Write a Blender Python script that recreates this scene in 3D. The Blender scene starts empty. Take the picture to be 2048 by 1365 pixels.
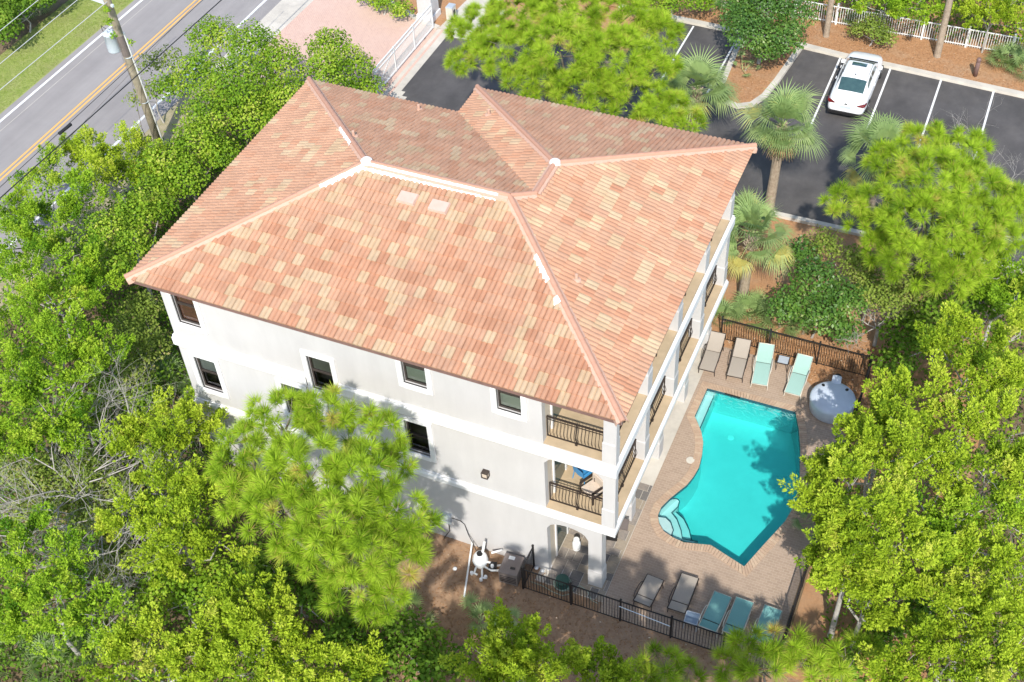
import bpy, bmesh, math, random
import numpy as np
from mathutils import Vector, Matrix
random.seed(7); rng = np.random.default_rng(11)
scene = bpy.context.scene
COL = scene.collection
# ------------------------------------------------------------------ camera
CAM = np.array([25.303, -22.656, 38.191]); YAW, PIT, ROL = math.radians(116.115), math.radians(-45.624), math.radians(-3.835); FPX = 2495.79
_fw = np.array([math.cos(PIT)*math.cos(YAW), math.cos(PIT)*math.sin(YAW), math.sin(PIT)])
_r = np.array([math.sin(YAW), -math.cos(YAW), 0.0]); _u = np.cross(_r, _fw)
_r2 = math.cos(ROL)*_r + math.sin(ROL)*_u; _u2 = -math.sin(ROL)*_r + math.cos(ROL)*_u
cd = bpy.data.cameras.new('camera'); cam = bpy.data.objects.new('camera', cd); COL.objects.link(cam)
cd.sensor_fit = 'HORIZONTAL'; cd.sensor_width = 36; cd.lens = FPX/2048*36; cd.clip_end = 3000; cd.clip_start = .5
cam.matrix_world = Matrix(((_r2[0], _u2[0], -_fw[0], CAM[0]), (_r2[1], _u2[1], -_fw[1], CAM[1]), (_r2[2], _u2[2], -_fw[2], CAM[2]), (0, 0, 0, 1)))
scene.camera = cam
# ------------------------------------------------------------------ sky and sun
SUN_EL = math.radians(45); SDIR = np.array([-.33, .944]); SDIR = SDIR/np.linalg.norm(SDIR)     # horizontal way the light travels
world = bpy.data.worlds.new('World'); scene.world = world; world.use_nodes = True
wn = world.node_tree.nodes; wl = world.node_tree.links
sky = wn.new('ShaderNodeTexSky'); sky.sky_type = 'NISHITA'; sky.sun_disc = False; sky.sun_elevation = SUN_EL
sky.sun_rotation = math.atan2(-SDIR[0], -SDIR[1])
wl.new(sky.outputs[0], wn['Background'].inputs[0]); wn['Background'].inputs[1].default_value = .15
sl = bpy.data.lights.new('sun', 'SUN'); sl.energy = 3.0; sl.angle = math.radians(.53); sl.color = (1, .96, .89)
sun = bpy.data.objects.new('sun', sl); COL.objects.link(sun)
sun.rotation_euler = Vector((SDIR[0]*math.cos(SUN_EL), SDIR[1]*math.cos(SUN_EL), -math.sin(SUN_EL))).to_track_quat('-Z', 'Y').to_euler()
sun.location = (0, 0, 60)
scene.view_settings.view_transform = 'Standard'; scene.view_settings.look = 'None'; scene.view_settings.exposure = .80; scene.view_settings.gamma = 1
scene.cycles.max_bounces = 8; scene.cycles.diffuse_bounces = 4; scene.cycles.transparent_max_bounces = 12

def G(px, py, z=0.0):
    """point of the place at height z that lies along a line of sight (used to survey the photograph)"""
    d = _fw*FPX + _r2*(px-1024) - _u2*(py-682.5)
    return CAM + d*((z-CAM[2])/d[2])
def ppm(P): return FPX/float(np.dot(np.asarray(P)-CAM, _fw))

# ------------------------------------------------------------------ helpers
def tag(o, label=None, cat=None, group=None, kind=None):
    if label: o['label'] = label
    if cat: o['category'] = cat
    if group: o['group'] = group
    if kind: o['kind'] = kind
    return o
def empty(name, loc=(0, 0, 0), rz=0, **k):
    o = bpy.data.objects.new(name, None); COL.objects.link(o); o.location = loc; o.rotation_euler = (0, 0, rz); o.empty_display_size = .2
    return tag(o, **k)
def link(name, me, parent=None, loc=None, rot=None, **k):
    o = bpy.data.objects.new(name, me); COL.objects.link(o)
    if parent: o.parent = parent
    if loc is not None: o.location = loc
    if rot is not None: o.rotation_euler = rot
    return tag(o, **k)
def copy_tree(o, parent=None):
    c = o.copy(); COL.objects.link(c); c.parent = parent
    for ch in [x for x in o.children]: copy_tree(ch, c)
    return c

class MB:
    def __init__(s): s.v = []; s.f = []; s.m = []; s.mi = 0
    def add(s, vs, fs):
        n = len(s.v); s.v += [tuple(map(float, p)) for p in vs]
        for f in fs: s.f.append([i+n for i in f]); s.m.append(s.mi)
        return s
    def box(s, a, b, taper=0):
        (x0, y0, z0), (x1, y1, z1) = a, b; t = taper
        return s.add([(x0, y0, z0), (x1, y0, z0), (x1, y1, z0), (x0, y1, z0), (x0+t, y0+t, z1), (x1-t, y0+t, z1), (x1-t, y1-t, z1), (x0+t, y1-t, z1)],
                     [(0, 3, 2, 1), (4, 5, 6, 7), (0, 1, 5, 4), (1, 2, 6, 5), (2, 3, 7, 6), (3, 0, 4, 7)])
    def cbox(s, c, sz): return s.box([c[i]-sz[i]/2 for i in range(3)], [c[i]+sz[i]/2 for i in range(3)])
    def prism(s, poly, z0, z1, top=True, bot=True):
        n = len(poly); a = sum(poly[i][0]*poly[(i+1) % n][1]-poly[(i+1) % n][0]*poly[i][1] for i in range(n))
        if a < 0: poly = poly[::-1]
        vs = [(p[0], p[1], z0) for p in poly]+[(p[0], p[1], z1) for p in poly]
        fs = [(i, (i+1) % n, (i+1) % n+n, i+n) for i in range(n)]
        if top: fs.append(tuple(range(n, 2*n)))
        if bot: fs.append(tuple(range(n-1, -1, -1)))
        return s.add(vs, fs)
    def sheet(s, poly, z):
        n = len(poly); a = sum(poly[i][0]*poly[(i+1) % n][1]-poly[(i+1) % n][0]*poly[i][1] for i in range(n))
        if a < 0: poly = poly[::-1]
        return s.add([(p[0], p[1], z) for p in poly], [tuple(range(n))])
    def tube(s, path, r, n=6, cap=True):
        P = [np.array(p, float) for p in path]; k = len(P)
        R = list(r) if hasattr(r, '__len__') else [r]*k
        vs = []; ref = None
        for i in range(k):
            t = P[min(i+1, k-1)]-P[max(i-1, 0)]; t = t/(np.linalg.norm(t)+1e-9)
            if ref is None:
                ref = np.cross(t, (0, 0, 1) if abs(t[2]) < .9 else (1, 0, 0))
            a = ref-t*np.dot(ref, t); a = a/(np.linalg.norm(a)+1e-9); ref = a; b = np.cross(t, a)
            for j in range(n):
                q = 2*math.pi*j/n; vs.append(P[i]+R[i]*(a*math.cos(q)+b*math.sin(q)))
        fs = [(i*n+j, i*n+(j+1) % n, (i+1)*n+(j+1) % n, (i+1)*n+j) for i in range(k-1) for j in range(n)]
        if cap: fs += [tuple(range(n-1, -1, -1)), tuple(range((k-1)*n, k*n))]
        return s.add(vs, fs)
    def bar(s, a, b, w, h):
        a, b = np.array(a, float), np.array(b, float); t = (b-a)/np.linalg.norm(b-a)
        u = np.cross(t, (0, 0, 1) if abs(t[2]) < .95 else (0, 1, 0)); u = u/np.linalg.norm(u); v = np.cross(u, t)
        vs = [p+u*w/2*i+v*h/2*j for p in (a, b) for (i, j) in ((-1, -1), (1, -1), (1, 1), (-1, 1))]
        return s.add(vs, [(0, 3, 2, 1), (4, 5, 6, 7), (0, 1, 5, 4), (1, 2, 6, 5), (2, 3, 7, 6), (3, 0, 4, 7)])
    def lathe(s, prof, n=16, c=(0, 0, 0)):
        vs = []; k = len(prof)
        for r, z in prof:
            for j in range(n): q = 2*math.pi*j/n; vs.append((c[0]+r*math.cos(q), c[1]+r*math.sin(q), c[2]+z))
        fs = [(i*n+j, i*n+(j+1) % n, (i+1)*n+(j+1) % n, (i+1)*n+j) for i in range(k-1) for j in range(n)]
        fs += [tuple(range(n-1, -1, -1)), tuple(range((k-1)*n, k*n))]
        return s.add(vs, fs)
    def grid(s, P):   # P[i][j]
        a, b = len(P), len(P[0])
        return s.add([p for r in P for p in r], [(i*b+j, i*b+j+1, (i+1)*b+j+1, (i+1)*b+j) for i in range(a-1) for j in range(b-1)])
    def mesh(s, name, mats, smooth=False):
        me = bpy.data.meshes.new(name); me.from_pydata(s.v, [], s.f)
        for m in (mats if isinstance(mats, (list, tuple)) else [mats]): me.materials.append(m)
        if any(s.m): me.polygons.foreach_set('material_index', s.m)
        if smooth: me.polygons.foreach_set('use_smooth', [True]*len(s.f))
        me.update(); return me
    def build(s, name, mats, parent=None, smooth=False, **k):
        return link(name, s.mesh(name, mats, smooth), parent, **k)
def bevel(o, w=.02, seg=2):
    m = o.modifiers.new('b', 'BEVEL'); m.width = w; m.segments = seg; m.limit_method = 'ANGLE'; return o

# ------------------------------------------------------------------ materials
def nodes(name):
    m = bpy.data.materials.new(name); m.use_nodes = True; return m, m.node_tree.nodes, m.node_tree.links
def mat(name, c1, c2=None, rough=.7, scale=3.0, detail=5, bump=0, bscale=None, metal=0, spec=.4, c3=None, s3=.3, lo=.35, hi=.65, stain=None):
    m, N, L = nodes(name); b = N['Principled BSDF']; b.inputs['Roughness'].default_value = rough; b.inputs['Metallic'].default_value = metal
    b.inputs['Specular IOR Level'].default_value = spec; b.inputs['Base Color'].default_value = (*c1, 1)
    tc = N.new('ShaderNodeTexCoord')
    def noise(sc, dt=detail):
        n = N.new('ShaderNodeTexNoise'); n.inputs['Scale'].default_value = sc; n.inputs['Detail'].default_value = dt; n.inputs['Roughness'].default_value = .62
        L.new(tc.outputs['Object'], n.inputs['Vector']); return n
    def ramp(n, l, h):
        r = N.new('ShaderNodeMapRange'); r.inputs[1].default_value = l; r.inputs[2].default_value = h; L.new(n.outputs[0], r.inputs[0]); return r
    if c2:
        x = N.new('ShaderNodeMix'); x.data_type = 'RGBA'; x.inputs[6].default_value = (*c1, 1); x.inputs[7].default_value = (*c2, 1)
        L.new(ramp(noise(scale), lo, hi).outputs[0], x.inputs[0]); out = x
        if c3:
            y = N.new('ShaderNodeMix'); y.data_type = 'RGBA'; y.inputs[7].default_value = (*c3, 1); L.new(x.outputs[2], y.inputs[6])
            L.new(ramp(noise(s3), .48, .72).outputs[0], y.inputs[0]); out = y
        if stain:
            gm = N.new('ShaderNodeNewGeometry'); mp = N.new('ShaderNodeMapping'); mp.inputs['Scale'].default_value = stain[2]; L.new(gm.outputs['Position'], mp.inputs[0])
            sn = N.new('ShaderNodeTexNoise'); sn.inputs['Scale'].default_value = 1; sn.inputs['Detail'].default_value = 8; sn.inputs['Roughness'].default_value = .65; L.new(mp.outputs[0], sn.inputs[0])
            rr = N.new('ShaderNodeMapRange'); rr.inputs[1].default_value = .36; rr.inputs[2].default_value = .66; rr.inputs[3].default_value = stain[0]; rr.inputs[4].default_value = stain[1]; L.new(sn.outputs[0], rr.inputs[0])
            mu = N.new('ShaderNodeMix'); mu.data_type = 'RGBA'; mu.blend_type = 'MULTIPLY'; mu.inputs[0].default_value = 1; L.new(out.outputs[2], mu.inputs[6]); L.new(rr.outputs[0], mu.inputs[7]); out = mu
        L.new(out.outputs[2], b.inputs['Base Color'])
    if bump:
        bp = N.new('ShaderNodeBump'); bp.inputs['Strength'].default_value = bump; bp.inputs['Distance'].default_value = .02
        L.new(noise(bscale or scale*6).outputs[0], bp.inputs['Height']); L.new(bp.outputs[0], b.inputs['Normal'])
    return m
def leafmat(name, stops, trans=.38, rough=.6, spec=.12):
    m, N, L = nodes(name); b = N['Principled BSDF']; b.inputs['Roughness'].default_value = rough; b.inputs['Specular IOR Level'].default_value = spec
    a = N.new('ShaderNodeAttribute'); a.attribute_name = 'tint'; r = N.new('ShaderNodeValToRGB')
    e = r.color_ramp.elements; e[0].position = stops[0][0]; e[0].color = (*stops[0][1], 1); e[1].position = stops[-1][0]; e[1].color = (*stops[-1][1], 1)
    for p, c in stops[1:-1]:
        q = e.new(p); q.color = (*c, 1)
    L.new(a.outputs['Fac'], r.inputs[0]); L.new(r.outputs[0], b.inputs['Base Color'])
    t = N.new('ShaderNodeBsdfTranslucent'); L.new(r.outputs[0], t.inputs[0])
    x = N.new('ShaderNodeMixShader'); x.inputs[0].default_value = trans; L.new(b.outputs[0], x.inputs[1]); L.new(t.outputs[0], x.inputs[2])
    L.new(x.outputs[0], N['Material Output'].inputs[0]); return m
def glassmat(name, tint, rough=.03, mixv=.75):
    m, N, L = nodes(name); N.remove(N['Principled BSDF'])
    t = N.new('ShaderNodeBsdfTransparent'); t.inputs[0].default_value = (*tint, 1); g = N.new('ShaderNodeBsdfGlossy'); g.inputs['Roughness'].default_value = rough
    f = N.new('ShaderNodeFresnel'); f.inputs[0].default_value = 1.5; x = N.new('ShaderNodeMixShader')
    L.new(f.outputs[0], x.inputs[0]); L.new(t.outputs[0], x.inputs[1]); L.new(g.outputs[0], x.inputs[2]); L.new(x.outputs[0], N['Material Output'].inputs[0]); return m
M = {}
M['straw'] = mat('pine_straw', (.46, .245, .115), (.35, .18, .085), .95, 9, 8, .8, 60, c3=(.40, .255, .15), s3=.6)
M['soil'] = mat('bare_soil', (.37, .235, .14), (.28, .175, .105), .95, 6, 8, .8, 60, c3=(.33, .225, .15), s3=.6)
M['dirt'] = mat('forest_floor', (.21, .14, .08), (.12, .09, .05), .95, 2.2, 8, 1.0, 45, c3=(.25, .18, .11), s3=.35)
M['asphalt'] = mat('dark_asphalt', (.080, .074, .072), (.094, .087, .083), .8, 1.1, 8, .35, 180, c3=(.12, .108, .10), s3=.22, stain=(.74, 1.12, (.7, .45, 1)))
M['road'] = mat('worn_asphalt', (.285, .262, .25), (.31, .287, .272), .85, .8, 8, .3, 160, c3=(.25, .232, .225), s3=.15, stain=(.90, 1.05, (.9, .06, 1)))
M['concrete'] = mat('concrete', (.56, .51, .43), (.46, .42, .36), .85, 1.6, 8, .25, 60, c3=(.63, .58, .5), s3=.5)
M['linewhite'] = mat('line_paint', (.82, .82, .80), (.70, .69, .67), .6, 6, 6, .1, 90)
M['lineyellow'] = mat('yellow_paint', (.80, .43, .10), (.70, .40, .14), .6, 5, 6, .1, 90)
M['stucco'] = mat('white_stucco', (.57, .553, .54), (.54, .523, .51), .9, .7, 8, .25, 70, stain=(.96, 1.03, (1.6, 1.6, .3)))
M['trim'] = mat('white_trim', (.80, .79, .78), (.76, .75, .74), .75, 1.5, 6, .1, 60)
M['balcony'] = mat('tan_balcony_floor', (.50, .38, .24), (.42, .32, .20), .8, 2.0, 6, .15, 50)
M['iron'] = mat('dark_bronze_iron', (.045, .032, .026), (.03, .022, .018), .5, 8, 3)
M['black'] = mat('black_paint', (.014, .014, .015), (.022, .02, .02), .45, 8, 3)
M['frame'] = mat('bronze_window_frame', (.055, .045, .04), (.045, .035, .03), .45, 8, 3)
M['fascia'] = mat('brown_drip_edge', (.22, .13, .11), (.17, .10, .085), .6, 4, 4)
M['white'] = mat('white_plastic', (.80, .80, .78), (.74, .74, .72), .4, 5, 4)
M['glass'] = glassmat('window_glass', (.93, .95, .92))
M['mortar'] = mat('pale_pink_mortar', (.58, .375, .275), (.53, .335, .245), .9, 5, 6, .6, 30)
M['mortarwhite'] = mat('white_mortar', (.90, .88, .85), (.86, .78, .72), .9, 3, 6, .6, 30)
M['deckroof'] = mat('roof_underlay', (.30, .16, .11), (.25, .13, .09), .9, 4)
ST = dict(stain=(.86, 1.06, (1.3, 1.3, 1.3)))
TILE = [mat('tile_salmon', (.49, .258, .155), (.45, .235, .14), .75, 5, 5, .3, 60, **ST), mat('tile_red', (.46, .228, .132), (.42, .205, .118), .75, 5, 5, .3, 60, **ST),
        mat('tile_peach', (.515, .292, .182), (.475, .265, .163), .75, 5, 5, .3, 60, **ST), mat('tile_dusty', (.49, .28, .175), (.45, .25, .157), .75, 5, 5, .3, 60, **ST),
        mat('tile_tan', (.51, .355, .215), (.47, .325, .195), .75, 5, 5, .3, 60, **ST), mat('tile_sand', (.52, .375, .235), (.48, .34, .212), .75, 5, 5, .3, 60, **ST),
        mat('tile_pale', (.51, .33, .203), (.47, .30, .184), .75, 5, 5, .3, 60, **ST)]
M['capmat'] = mat('ridge_tile', (.51, .28, .19), (.46, .245, .165), .75, 3, 5, .3, 50)
M['coping'] = mat('coping_brick', (.50, .36, .25), (.42, .29, .20), .85, 5, 5, .3, 60)
M['slate'] = mat('patio_stone', (.23, .20, .175), (.33, .28, .23), .8, 3, 7, .5, 30, c3=(.17, .155, .14), s3=1.2)
M['plaster'] = mat('pool_plaster', (.60, .66, .65), (.55, .62, .61), .7, 1.0, 5)
M['pooltile'] = mat('dark_pool_tile', (.02, .06, .09), (.03, .08, .10), .3, 8, 3)
M['pole'] = mat('weathered_pole', (.38, .33, .235), (.26, .22, .15), .9, 3, 8, .8, 25)
M['galv'] = mat('pale_grey_metal', (.62, .68, .72), (.55, .61, .66), .4, 3, 4)
M['spa'] = mat('pale_blue_shell', (.56, .62, .70), (.51, .57, .65), .35, 3, 4)
M['gull'] = mat('grey_plastic', (.42, .46, .50), (.37, .41, .45), .45, 3, 4)
M['bark'] = mat('grey_bark', (.27, .235, .195), (.15, .12, .10), .95, 4, 8, 1, 30)
M['twig'] = mat('grey_twig', (.47, .445, .405), (.33, .305, .27), .95, 5, 6)
M['palmtrunk'] = mat('palm_trunk', (.42, .34, .255), (.28, .215, .155), .95, 6, 6, .8, 25)
M['deadfrond'] = mat('dead_frond', (.42, .28, .14), (.33, .21, .10), .95, 5, 4)
M['taupe'] = mat('taupe_mesh_sling', (.40, .345, .285), (.36, .31, .255), .8, 60, 2, .2, 200)
M['aqua'] = mat('aqua_mesh_sling', (.36, .55, .48), (.32, .50, .44), .8, 60, 2, .2, 200)
M['teal'] = mat('faded_teal_sling', (.20, .42, .39), (.17, .37, .345), .8, 60, 2, .2, 200)
M['bronze'] = mat('bronze_aluminium', (.075, .058, .048), (.06, .045, .04), .4, 6, 3, metal=.3)
M['cream'] = mat('cream_metal', (.62, .58, .49), (.57, .53, .45), .45, 6, 3)
M['carpaint'] = mat('white_car_paint', (.80, .80, .80), None, .18, spec=.6); M['carpaint'].node_tree.nodes['Principled BSDF'].inputs['Coat Weight'].default_value = .6
M['carglass'] = mat('tinted_car_glass', (.035, .075, .078), (.05, .10, .10), .06, 3, 3, spec=.8)
M['rubber'] = mat('rubber', (.02, .02, .02), (.03, .03, .03), .8, 10)
M['tail'] = mat('red_lens', (.20, .012, .015), (.10, .01, .01), .15, 14, 2, spec=.7)
M['chrome'] = mat('bright_metal', (.7, .7, .7), None, .2, metal=1)
M['brownbollard'] = mat('brown_bollard', (.20, .125, .11), (.17, .105, .09), .5, 4)
M['blue'] = mat('blue_plastic', (.06, .30, .60), (.05, .25, .52), .45, 5)
M['cushion'] = mat('beige_cushion', (.62, .52, .42), (.56, .46, .37), .9, 20, 4)
M['hose'] = mat('pale_green_hose', (.35, .45, .37), (.28, .38, .31), .5, 10)
M['heater'] = mat('grey_brown_plastic', (.20, .165, .15), (.17, .14, .125), .6, 4)
M['wire'] = mat('black_cable', (.025, .023, .025), (.03, .03, .03), .6, 5)
M['lightwire'] = mat('pale_cable', (.55, .55, .55), None, .5)
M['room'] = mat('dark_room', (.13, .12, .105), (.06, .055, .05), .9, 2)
M['blindpale'] = mat('pale_roller_blind', (.80, .82, .68), (.75, .77, .63), .9, 2)
M['blindwood'] = mat('brown_wood_blind', (.40, .19, .125), (.31, .14, .09), .7, 3)
M['blindgrey'] = mat('grey_shade', (.45, .45, .40), (.36, .36, .32), .8, 2)
# foliage
LF = {}
LF['scrub'] = leafmat('yellow_green_sprays', [(0, (.13, .23, .012)), (.45, (.33, .455, .026)), (.8, (.45, .56, .045)), (1, (.52, .55, .08))], .24)
LF['scrubgreen'] = leafmat('mid_green_sprays', [(0, (.08, .20, .012)), (.45, (.26, .43, .024)), (.8, (.37, .52, .04)), (1, (.45, .53, .06))], .24)
LF['needle'] = leafmat('long_pine_needles', [(0, (.15, .27, .016)), (.5, (.36, .53, .032)), (.85, (.47, .62, .06)), (1, (.52, .40, .11))], .26)
LF['needleyellow'] = leafmat('yellowish_pine_needles', [(0, (.19, .30, .022)), (.5, (.37, .51, .045)), (.85, (.47, .58, .08)), (1, (.56, .44, .14))], .26)
LF['ivy'] = leafmat('oval_vine_leaves', [(0, (.09, .20, .012)), (.5, (.22, .37, .022)), (.8, (.36, .48, .04)), (1, (.52, .55, .11))], .3, .55, .18)
LF['gloss'] = leafmat('dark_glossy_leaves', [(0, (.05, .125, .02)), (.6, (.10, .215, .03)), (.85, (.18, .30, .05)), (1, (.33, .40, .14))], .25, .42, .4)
LF['olive'] = leafmat('olive_leaves', [(0, (.13, .20, .03)), (.5, (.24, .33, .055)), (.85, (.35, .41, .085)), (1, (.45, .39, .16))], .35)
LF['palm'] = leafmat('palm_fan', [(0, (.20, .32, .10)), (.5, (.32, .44, .16)), (.85, (.45, .55, .22)), (1, (.60, .54, .16))], .35, .5, .22)
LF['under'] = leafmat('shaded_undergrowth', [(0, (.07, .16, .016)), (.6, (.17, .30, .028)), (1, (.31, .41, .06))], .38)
LF['grass'] = leafmat('mown_grass', [(0, (.20, .28, .05)), (.6, (.31, .40, .075)), (1, (.45, .47, .15))], .35)
# ------------------------------------------------------------------ setting
def Z5(x, y, z=0): return G(1300+x*.4506, 750+y*.4506, z)
POOL_PX = [(255, 60), (450, 112), (645, 165), (660, 240), (667, 330), (664, 480), (652, 560), (600, 650), (560, 695), (500, 760), (418, 852), (345, 805), (270, 757), (200, 750), (150, 745), (100, 722), (60, 695), (40, 660),
           (35, 625), (50, 588), (90, 548), (125, 520), (165, 488), (195, 450), (218, 410), (231, 355), (236, 300), (228, 255), (212, 215), (198, 185)]
POOL = [tuple(Z5(*p)[:2]) for p in POOL_PX]
def offset_poly(poly, d):
    n = len(poly); out = []
    a = sum(poly[i][0]*poly[(i+1) % n][1]-poly[(i+1) % n][0]*poly[i][1] for i in range(n)); sg = 1 if a > 0 else -1
    for i in range(n):
        p0, p1, p2 = [np.array(poly[(i+k) % n]) for k in (-1, 0, 1)]
        e1 = (p1-p0)/np.linalg.norm(p1-p0); e2 = (p2-p1)/np.linalg.norm(p2-p1)
        n1 = np.array((e1[1], -e1[0]))*sg; n2 = np.array((e2[1], -e2[0]))*sg; b = n1+n2; b = b/np.linalg.norm(b)
        out.append(tuple(p1+b*d/max(.5, np.dot(b, n1))))
    return out
def holed_sheet(name, outer, hole, z, m):
    bm = bmesh.new()
    for loop in (outer, hole):
        vs = [bm.verts.new((p[0], p[1], z)) for p in loop]
        for i in range(len(vs)): bm.edges.new((vs[i], vs[(i+1) % len(vs)]))
    bmesh.ops.triangle_fill(bm, use_beauty=True, use_dissolve=False, edges=bm.edges[:])
    bmesh.ops.recalc_face_normals(bm, faces=bm.faces[:])
    for f in bm.faces:
        if f.normal.z < 0: f.normal_flip()
    me = bpy.data.meshes.new(name); bm.to_mesh(me); bm.free(); me.materials.append(m)
    return link(name, me)
def brickmat(name, c1, c2, cm, w, h, rot=0, rough=.85, blend=(.5, .5, .5), stain=.35):
    m, N, L = nodes(name); b = N['Principled BSDF']; b.inputs['Roughness'].default_value = rough
    tc = N.new('ShaderNodeTexCoord'); mp = N.new('ShaderNodeMapping'); mp.inputs['Rotation'].default_value[2] = rot; L.new(tc.outputs['Object'], mp.inputs[0])
    t = N.new('ShaderNodeTexBrick'); t.inputs['Color1'].default_value = (*c1, 1); t.inputs['Color2'].default_value = (*c2, 1); t.inputs['Mortar'].default_value = (*cm, 1)
    t.inputs['Scale'].default_value = 1; t.inputs['Mortar Size'].default_value = .009; t.inputs['Brick Width'].default_value = w; t.inputs['Row Height'].default_value = h; L.new(mp.outputs[0], t.inputs[0])
    n = N.new('ShaderNodeTexNoise'); n.inputs['Scale'].default_value = .7; n.inputs['Detail'].default_value = 9; L.new(tc.outputs['Object'], n.inputs[0])
    r = N.new('ShaderNodeMapRange'); r.inputs[1].default_value = .42; r.inputs[2].default_value = .7; r.inputs[4].default_value = stain; L.new(n.outputs[0], r.inputs[0])
    x = N.new('ShaderNodeMix'); x.data_type = 'RGBA'; x.inputs[7].default_value = (*blend, 1); L.new(r.outputs[0], x.inputs[0]); L.new(t.outputs[0], x.inputs[6]); L.new(x.outputs[2], b.inputs['Base Color'])
    bp = N.new('ShaderNodeBump'); bp.inputs['Strength'].default_value = .4; bp.inputs['Distance'].default_value = .01; bp.invert = True; L.new(t.outputs['Fac'], bp.inputs['Height']); L.new(bp.outputs[0], b.inputs['Normal'])
    return m
M['deck'] = brickmat('deck_pavers', (.40, .295, .215), (.345, .252, .182), (.46, .355, .27), .22, .11, blend=(.325, .24, .175))
M['drive'] = brickmat('pink_pavers', (.60, .40, .31), (.54, .35, .275), (.62, .46, .38), .22, .11, math.pi/4, blend=(.62, .45, .37))
HOLE = offset_poly(POOL, .30)
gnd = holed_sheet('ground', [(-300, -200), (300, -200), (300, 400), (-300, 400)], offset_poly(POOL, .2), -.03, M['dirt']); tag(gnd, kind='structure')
DECK = [(16.98, -.25), (23.2, -.25), (23.2, 8.0), (23.4, 10.5), (21.2, 13.0), (20.2, 13.75), (16.98, 13.75)]
deck = holed_sheet('pool_deck', DECK, offset_poly(POOL, .28), 0, M['deck']); tag(deck, kind='structure')
def sheet(name, poly, z, m, parent=None): return MB().sheet(poly, z).build(name, m, parent, kind='structure')
road = sheet('road', [(-23.75, -120), (-15.2, -120), (-15.2, 250), (-23.75, 250)], -.015, M['road'])
for x0, x1, m in ((-23.38, -23.22, 'linewhite'), (-16.2, -16.04, 'linewhite'), (-20.22, -20.10, 'lineyellow'), (-19.96, -19.84, 'lineyellow')):
    MB().sheet([(x0, -120), (x1, -120), (x1, 250), (x0, 250)], -.011).build('painted_line', M[m], road)
MB().sheet([(-22.72, -120), (-22.69, -120), (-22.69, 250), (-22.72, 250)], -.0112).build('pavement_seam', M['concrete'], road)
verge = sheet('grass_verge', [(-27.6, -120), (-23.75, -120), (-23.75, 250), (-27.6, 250)], -.02, mat('verge_soil', (.26, .32, .075), (.34, .36, .12), .95, 1.6, 8, .6, 60, c3=(.28, .25, .12), s3=.3))
sheet('road_shoulder', [(-15.2, -120), (-13.0, -120), (-13.0, 24), (-15.2, 24)], -.021, mat('sandy_shoulder', (.40, .33, .22), (.26, .24, .12), .95, 1.5, 8, .6, 60))
sheet('driveway_apron', [(-15.2, 24), (-13.6, 24), (-13.0, 45), (-15.2, 45)], -.012, M['concrete'])
sheet('driveway', [(-13.6, 24), (-4.95, 24), (-4.95, 32.2), (-6.5, 32.6), (-9, 33.8), (-11.2, 36), (-12.2, 40), (-13.0, 45)], -.010, M['drive'])
CUR = [(-4.95, 32.25), (-6.5, 32.7), (-9, 33.9), (-11.0, 36), (-12.0, 40), (-12.6, 45)]
m = MB()
for a, b in zip(CUR[:-1], CUR[1:]): m.bar((*a, .03), (*b, .03), .32, .14)
m.build('driveway_kerb', M['concrete'], kind='structure')
sheet('entry_planting_bed', CUR+[(6, 45), (6, 33), (-2, 33)], -.004, M['straw'])
# gate threshold: two concrete strips with a brick channel between
sheet('gate_threshold', [(-4.95, 23.5), (-4.15, 23.5), (-4.15, 32.3), (-4.95, 32.3)], -.008, M['concrete'])
MB().sheet([(-4.72, 23.5), (-4.56, 23.5), (-4.56, 32.2), (-4.72, 32.2)], -.004).build('brick_channel', M['drive'], kind='structure')
MB().sheet([(-4.36, 23.5), (-4.15, 23.5), (-4.15, 26.0), (-3.9, 26.0), (-3.9, 25.6), (-3.6, 25.6), (-3.6, 23.5)], -.0045).build('concrete_patch', M['concrete'], kind='structure')
MB().sheet([(-4.15, 31.6), (-1.5, 31.9), (-1.5, 32.9), (-2.2, 35.5), (-3.2, 37), (-4.6, 37), (-4.8, 34.5), (-4.95, 32.3), (-4.15, 32.3)], -.0035).build('entry_pad', M['concrete'], kind='structure')
lot = sheet('car_park', [(-4.15, 16.2), (10.5, 16.2), (10.5, 22.9), (60, 22.9), (60, 34.8), (26.4, 36.1), (17.2, 36.75), (8.9, 37.3), (5, 37.5), (2, 34), (-1.5, 32), (-4.15, 31.6)], -.015, M['asphalt'])
def painted(a, b, w=.1):
    a, b = np.array(a), np.array(b); t = (b-a)/np.linalg.norm(b-a); n = np.array((-t[1], t[0]))*w/2
    MB().sheet([tuple(a-n), tuple(b-n), tuple(b+n), tuple(a+n)], -.011).build('painted_line', M['linewhite'], lot)
for x in (16.96, 19.66, 22.32, 25.0, 27.7): painted((x, 30.1), (x, 36.95-.068*(x-15)))
for x in (8.6, 11.25): painted((x-.02, 31.2), (x, 37.2))
def kerb(name, pts, w=.32, z0=-.03, z1=.12, closed=False):
    pts = [np.array(p, float) for p in pts]; n = len(pts); L_, R_ = [], []
    for i in range(n):
        a = pts[i-1] if (i or closed) else pts[i]; b = pts[(i+1) % n] if (i < n-1 or closed) else pts[i]
        t = (b-a)/np.linalg.norm(b-a); q = np.array((-t[1], t[0]))*w/2; L_.append(pts[i]+q); R_.append(pts[i]-q)
    m = MB(); k = n if closed else n-1
    P = [[(*l, z0), (*(l*.93+r*.07), z1), (*(r*.93+l*.07), z1), (*r, z0)] for l, r in zip(L_, R_)]
    if closed: P.append(P[0])
    m.grid(P)
    return m.build(name, M['concrete'], kind='structure')
kerb('kerb_north', [(4, 37.7), (8.9, 37.5), (15.0, 37.15), (17.2, 36.9), (20, 36.75), (26.5, 36.35), (34, 35.7), (60, 34.6)], .42)
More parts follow.
